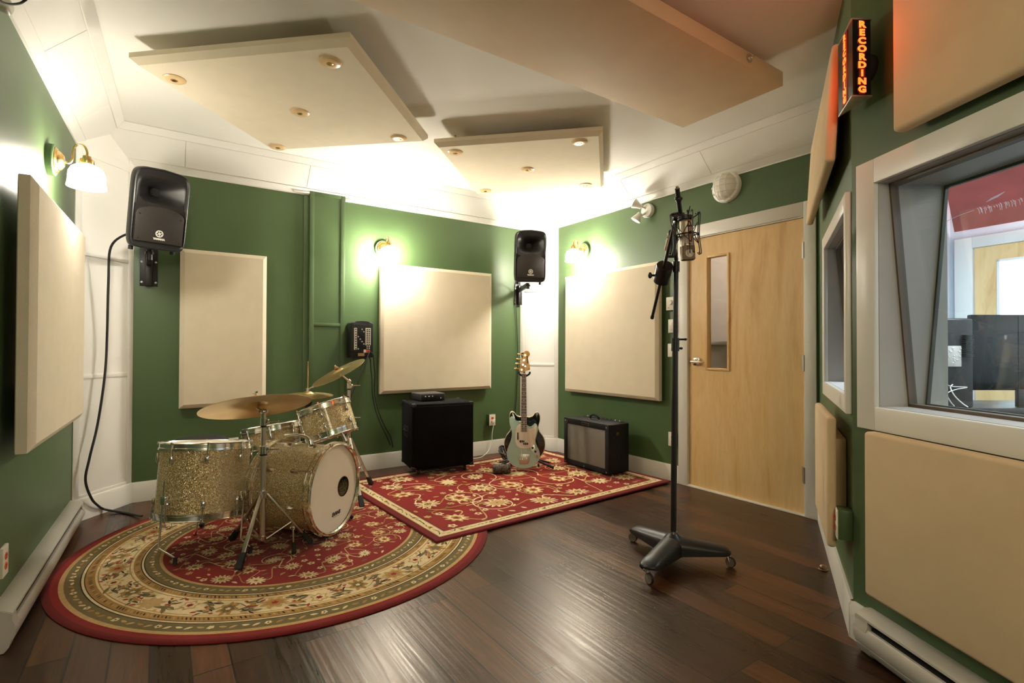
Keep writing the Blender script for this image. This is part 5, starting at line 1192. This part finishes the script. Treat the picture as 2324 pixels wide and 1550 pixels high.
MB().cyl((0, fy*.86, ml*.155), (0, fy*1.03, ml*.155), .019, .018, 28).build('capsule', M['mic'], th)
MB().box((.002, fy*1.21, ml*.372), (.009, .0012, .0045)).box((-.016, fy*1.02, ml*.385), (.006, .002, .002)).box((-.006, fy*1.2, ml*.388), (.008, .0012, .0014)).build('switch_mark', M['ink'], th)
q = MB(); q.box((.004, fy*1.13, ml*.80), (.016, .0012, .007), RY(0)).tube([(-.012, fy*1.08, ml*.56), (-.004, fy*1.16, ml*.60), (.006, fy*1.16, ml*.62)], .0009, 6, 3); q.build('badge', M['ink'], th)
sm = thing('shock_mount', 'black wire spider cradle gripping the microphone body', 'shock mount', axis_m(MBt, Z, CR))
q = MB(); q.lathe([(.029, ml*.985), (.034, ml*.985), (.034, ml*1.06), (.024, ml*1.09), (.010, ml*1.09)], None, 32); q.build('clamp_cap', M['black'], sm)
q = MB(); q.tube([(.046*math.cos(2*PI*i/24), .046*math.sin(2*PI*i/24), ml*.62) for i in range(25)], .0032, 8, 2)
for k in range(4):
    a = PI/4+k*PI/2+PI/4; c, s = math.cos(a), math.sin(a); r1 = .052
    for da in (-.16, .16):
        c2, s2 = math.cos(a+da), math.sin(a+da); q.tube([(c2*.050, s2*.050, ml*1.12), (c2*.066, s2*.066, ml*1.10), (c2*.056, s2*.056, ml*.62), (c2*.060, s2*.060, ml*.16), (c2*.048, s2*.048, ml*.18)], .0024, 6, 5)
    q.tube([(c*.050, s*.050, ml*1.13), (c*.067, s*.067, ml*1.22 if k % 2 == 0 else ml*1.13), (c*.034, s*.034, ml*1.02)], .0026, 6, 3); q.ball((c*.054, s*.054, ml*.62), .007)
q.build('wire_frame', M['satinblack'], sm)
q = MB()
for k in range(4):
    a0, a1 = k*PI/2+PI/4+PI/4, (k+1)*PI/2+PI/4+PI/4; am = (a0+a1)/2
    for z0, z1 in ((ml*.90, ml*.46), (ml*.40, ml*.78)):
        q.tube([(.052*math.cos(a0), .052*math.sin(a0), z0), (.034*math.cos(am), .034*math.sin(am), ml*.64 if z0 > z1 else ml*.64), (.052*math.cos(a1), .052*math.sin(a1), z0)], .0019, 6, 3, True)
q.build('elastic', M['cable'], sm)
q = MB(); iv = axis_m(MBt, Z, CR).inverted(); q.tube([iv @ (B0+L_(1533, 540, 2.40)), iv @ (B0+L_(1536, 545, 2.37)), (-.05, 0, ml*.62)], .007, 8, 3); q.build('mount_arm', M['satinblack'], sm)
# ------------------------------------------------------------------ baseboard heaters
def heater(F, u0, u1, label, cap_at):
    th = thing('baseboard_heater', label, 'heater', F.m((u0+u1)/2, 0), 'white baseboard heaters'); h = (u1-u0)/2
    def pr(out, a, b): return MB().ext(out, a, b, PM)
    pr([(.016, .012), (.05, .012), (.05, .115), (.016, .115)], -h+.01, h-.01).build('element_case', M['dark'], th)
    pr([(0, .160), (.030, .163), (.066, .145), (.067, .137), (.063, .137), (.062, .141), (.029, .158), (0, .154)], -h, h).build('top_cover', M['heater'], th)
    pr([(.056, .110), (.066, .109), (.075, .096), (.076, .066), (.068, .046), (.060, .044), (.064, .040), (.056, .018), (.044, .008), (.044, .014), (.052, .020), (.060, .046), (.068, .066), (.068, .094), (.056, .105)], -h, h).build('front_cover', M['heater'], th)
    for a, b in ((-h-.004, -h+.055), (h-.055, h+.004)):
        pr([(0, 0), (.044, .003), (.058, .020), (.062, .043), (.074, .062), (.074, .10), (.066, .118), (.066, .142), (.030, .162), (0, .159)], a, b).build('end_cap', M['heater'], th)
    return th
heater(FL, FL.px(33, 1420, .072)[0], -.045, 'long white baseboard heater along the dark wall by the round rug', 0)
heater(FW, FW.px(1940, 1420, .07)[0], 1.9, 'white baseboard heater under the big cloth panel, its slot open', 0)
th = thing('floor_door_stop', 'small brass dome door stop on the dark floor near the skirting', 'door stop', onz(1868, 1293, 0))
MB().lathe([(0, 0), (.022, 0), (.023, .004), (.018, .006), (.018, .014), (.014, .022), (.006, .026), (0, .0265)], None, 28).build('dome', pm('aged_brass', (.24, .17, .09), .4, .8, var=.2), th)
MB().lathe([(.0182, .004), (.0195, .004), (.0195, .014), (.0182, .014)], None, 28, a0=-1, a1=1.2).build('bumper', M['rubber'], th)
# cable looping at the top of the near cornice
u, z = FL.px(8, 12, .10); pa = lambda x, y, b: FL.p(*FL.px(x, y, b), b)
th = thing('ceiling_cable', 'dark cable looped from a beige clip on the cornice at the upper frame corner', 'cable', Matrix.Translation(pa(4, 8, .11)))
iv = th.matrix_world.inverted(); MB().box((0, 0, 0), (.05, .06, .035), Matrix.Rotation(.3, 4, 'Y'), .012, 3).build('clip', M['tan2'] if 'tan2' in M else M['ivory'], th)
q = MB(); q.tube([iv @ pa(-30, -16, .12), iv @ pa(2, 3, .14), iv @ pa(18, 9, .15), iv @ pa(38, 9, .16), iv @ pa(52, 4, .17), iv @ pa(66, -12, .18), iv @ pa(80, -60, .14)], .0035, 8, 6); q.build('loop', M['cable'], th)
# ------------------------------------------------------------------ control room behind the big window
FK = Frame((5.57, 1.257), (.98, -.19))
mb = MB(); wslab(mb, FK, -.45, 4.2, 0, ZC, -.1, 0); struct('wall_control_back', mb, M['ctrlwall'])
struct('wall_control_side', MB().span((XD+.14, 1.50, 0), (5.72, 1.54, ZC)), M['ctrlwall'])
struct('wall_control_far', MB().span((2.0, -2.2, 0), (6.8, -2.1, ZC)), M['ctrlwall'])
k0 = FK.px(2166, 620, .02)[0]; k1 = FK.px(2206, 620, .02)[0]; kz = FK.px(2240, 533, .02)[1]
d2 = tag(bpy.data.objects.new('door_2', None), kind='structure'); C.objects.link(d2); d2.matrix_world = FK.m(k1, 0)
mb = MB(); mb.span((k0-k1, -.022, 0), (0, 0, kz), None, .003); mb.span((.92, -.022, 0), (1.02, 0, kz), None, .003); mb.span((0, -.022, kz-.09), (.92, 0, kz), None, .003); mb.build('casing', M['trim'], d2)
wx = FK.px(2270, 650, .0)[0]-k1; wz = FK.px(2300, 590, 0)[1]; mb = MB()
for q in ((.01, wx, 0, kz-.09), (wx+.5, .92, 0, kz-.09), (wx, wx+.5, 0, .95), (wx, wx+.5, wz, kz-.09)): mb.span((q[0], -.006, q[2]), (q[1], .002, q[3]))
mb.build('door_slab', M['birch'], d2)
MB().span((wx, .000, .95), (wx+.5, .001, wz)).build('daylit_pane', M['daylight'], d2)
mb = MB(); mb.span((wx-.018, -.010, .93), (wx, 0, wz+.018)); mb.span((wx-.018, -.010, wz), (wx+.52, 0, wz+.018)); mb.build('window_bead', M['trim'], d2)
ub, zb_ = FK.px(2166, 527, .12); ut, zt2 = FK.px(2146, 424, .62)
kk = (ZC-.03-zb_)/(zt2-zb_); bt = .12+(.62-.12)*kk; ut2 = ub+(ut-ub)*kk
th = MB(); n0 = [FK.p(ub, zb_, .12), FK.p(ub+1.8, zb_, .12), FK.p(ut2+1.8, ZC-.03, bt), FK.p(ut2, ZC-.03, bt)]
o3 = n0[0].copy(); nn = (n0[1]-n0[0]).cross(n0[3]-n0[0]).normalized()
if nn.dot(EYE-o3) < 0: nn = -nn
th.loft([[p-o3 for p in n0], [p-o3-nn*.05 for p in n0]])
rp = th.build('slanted_red_panel', M['redpanel'], None, TR(o3)); tag(rp, 'red cloth panel slanting over the control room door, scuffed pale', 'wall panel')
q = MB(); rnd = random.Random(5); ex = (n0[1]-n0[0]).normalized(); ey = (n0[3]-n0[0]).normalized(); ez = nn
d = ray(2285, 460); tt = (o3-EYE).dot(nn)/d.dot(nn); c0 = EYE+d*tt-o3
for k in range(30):
    a = (k-15)*.012+rnd.uniform(-.009, .009); l = .01+.06*rnd.random()
    q.tube([c0+ex*a+ey*(.03*rnd.random()+.1*a)+ez*.001, c0+ex*(a+.008)+ey*(.0+.1*a)+ez*.001, c0+ex*(a+.010)+ey*(.1*a-l)+ez*.001], .0022, 5, 2)
q.tube([c0-ex*.42-ey*.10+ez*.001, c0-ex*.3-ey*.04+ez*.001, c0-ex*.20-ey*.01+ez*.001], .002, 5, 4)
for k in range(12): q.tube([c0-ex*(.12-k*.003)+ey*(.06+.003*k)+ez*.001, c0-ex*(.05-.004*k)+ey*(.09+.004*k)+ez*.001], .0018, 5, 1, True)
q.build('scuff_marks', M['scuff'], rp)
DT = Matrix.Translation(at(2215, 905, 3.1)*1.0)
A, Bp_ = at(2204, 714, 3.0), at(2470, 714, 3.0); e = (Bp_-A); dz = .80
th = thing('computer_display', 'wide black monitor facing away behind the control room glass', 'monitor', Matrix.Translation(Vector((A.x, A.y, 0))) @ Matrix.Rotation(math.atan2(e.y, e.x), 4, 'Z'))
w = e.length; mb = MB(); mb.span((0, 0, .90), (w, .03, A.z), None, .006); mb.build('rear_shell', M['screen'], th)
MB().span((.02, .0295, .92), (w-.02, .0315, A.z-.02)).build('lit_screen', M['bluescreen'], th)
for f_ in (.40, .76): MB().span((w*f_, -.0015, .91), (w*f_+.003, .001, A.z-.01)).build('panel_seam', M['dark'], th)
MB().span((w*.40, .0, .801), (w*.50, .025, .91), None, .004).build('stand_neck', M['black'], th)
S0 = at(2176, 722, 2.96)
th = thing('studio_monitor', 'black studio speaker showing its rear control plate at the window edge', 'speaker', Matrix.Translation(Vector((S0.x, S0.y, 0))) @ Matrix.Rotation(math.atan2(-CF.x*.9, CF.y)+.0, 4, 'Z'))
zt_ = S0.z; MB().span((-.085, 0, .801), (.09, .24, zt_), None, .012, 3).build('cabinet', M['satinblack'], th)
q = MB()
for k in range(12): q.box((.045, -.012, zt_-.10-k*.011), (.05, .024, .004))
q.build('heat_sink', M['black'], th)
MB().span((-.075, -.006, zt_-.28), (.01, .001, zt_-.16), None, .002).build('control_plate', M['grey'], th)
q = MB(); rnd = random.Random(2)
for k in range(18): q.box((-.066+.07*rnd.random(), -.007, zt_-.27+.10*rnd.random()), (.012*rnd.random()+.003, .002, .004))
q.build('plate_markings', M['logo'], th)
th = thing('mixing_desk', 'dark desk edge low behind the control room glass', 'desk', Matrix.Translation(Vector((A.x, A.y, 0))) @ Matrix.Rotation(math.atan2(e.y, e.x), 4, 'Z'))
MB().span((-.20, -.03, .76), (1.1, .42, .80), None, .006).build('desktop', M['black'], th); MB().span((-.16, .0, 0), (-.12, .38, .76)).build('side_panel', M['black'], th); MB().span((1.04, .0, 0), (1.08, .38, .76)).build('side_panel', M['black'], th)
cable('grey cable arching down at the corner of the control room glass', [at(2158, 876, 2.91), at(2162, 873, 2.90), at(2157, 880, 2.89), at(2168, 900, 2.87), at(2185, 916, 2.86), at(2197, 924, 2.85)], .003, 'ivory', 'cables behind the control room glass')
cable('darker cable curling beside the pale one behind the control room glass', [at(2146, 871, 2.86), at(2160, 877, 2.85), at(2195, 879, 2.86), at(2170, 884, 2.85), at(2150, 893, 2.84), at(2156, 910, 2.83), at(2166, 922, 2.82)], .0028, 'grey', 'cables behind the control room glass')
# ------------------------------------------------------------------ light
def light(name, ty, loc, power, col, **kw):
    d = bpy.data.lights.new(name, ty); d.energy = power; d.color = col
    for k, v in kw.items(): setattr(d, k, v)
    o = bpy.data.objects.new(name, d); C.objects.link(o); o.location = loc; return o
light('rear_fill_light', 'POINT', (-.30, -1.15, 2.0), 60, (1, .84, .62), shadow_soft_size=.35)  # added soft fill behind the camera, no fixture modelled
light('control_room_fill', 'AREA', (4.3, -.2, 2.66), 260, (.80, .90, 1.0), size=1.2)  # unseen cool area light, added to brighten the control room
light('hall_fill', 'POINT', (XD+.8, 3.4, 2.4), 34, (1, .88, .78), shadow_soft_size=.15)  # added fill so the hallway reads through the door slot
sp_ = FW.p(um-.03, (zt+zb)/2, .17)
light('sign_glow', 'POINT', sp_, 1.5, (1, .07, .01), shadow_soft_size=.05)
w = bpy.data.worlds.new('world'); bpy.context.scene.world = w; w.use_nodes = True
w.node_tree.nodes['Background'].inputs[0].default_value = (.02, .02, .02, 1)
# ------------------------------------------------------------------ camera
cam = bpy.data.cameras.new('camera'); cam.sensor_width = 36; cam.lens = FPX/2324*36; cam.clip_start = .02
co = bpy.data.objects.new('camera', cam); C.objects.link(co)
co.matrix_world = Matrix.Translation(EYE) @ Matrix.Rotation(-YAW, 4, 'Z') @ Matrix.Rotation(PI/2+PITCH, 4, 'X') @ Matrix.Rotation(-ROLL, 4, 'Z')
sc = bpy.context.scene; sc.camera = co
vs = sc.view_settings; vs.view_transform = 'Standard'; vs.look = 'None'; vs.gamma = 1; vs.use_curve_mapping = False; vs.exposure = EXPOSURE
sc.cycles.use_denoising = True; sc.cycles.max_bounces = 10; sc.cycles.diffuse_bounces = 6; sc.cycles.glossy_bounces = 4; sc.cycles.transparent_max_bounces = 12
sc.cycles.sample_clamp_indirect = 8; sc.cycles.caustics_reflective = False; sc.cycles.caustics_refractive = False
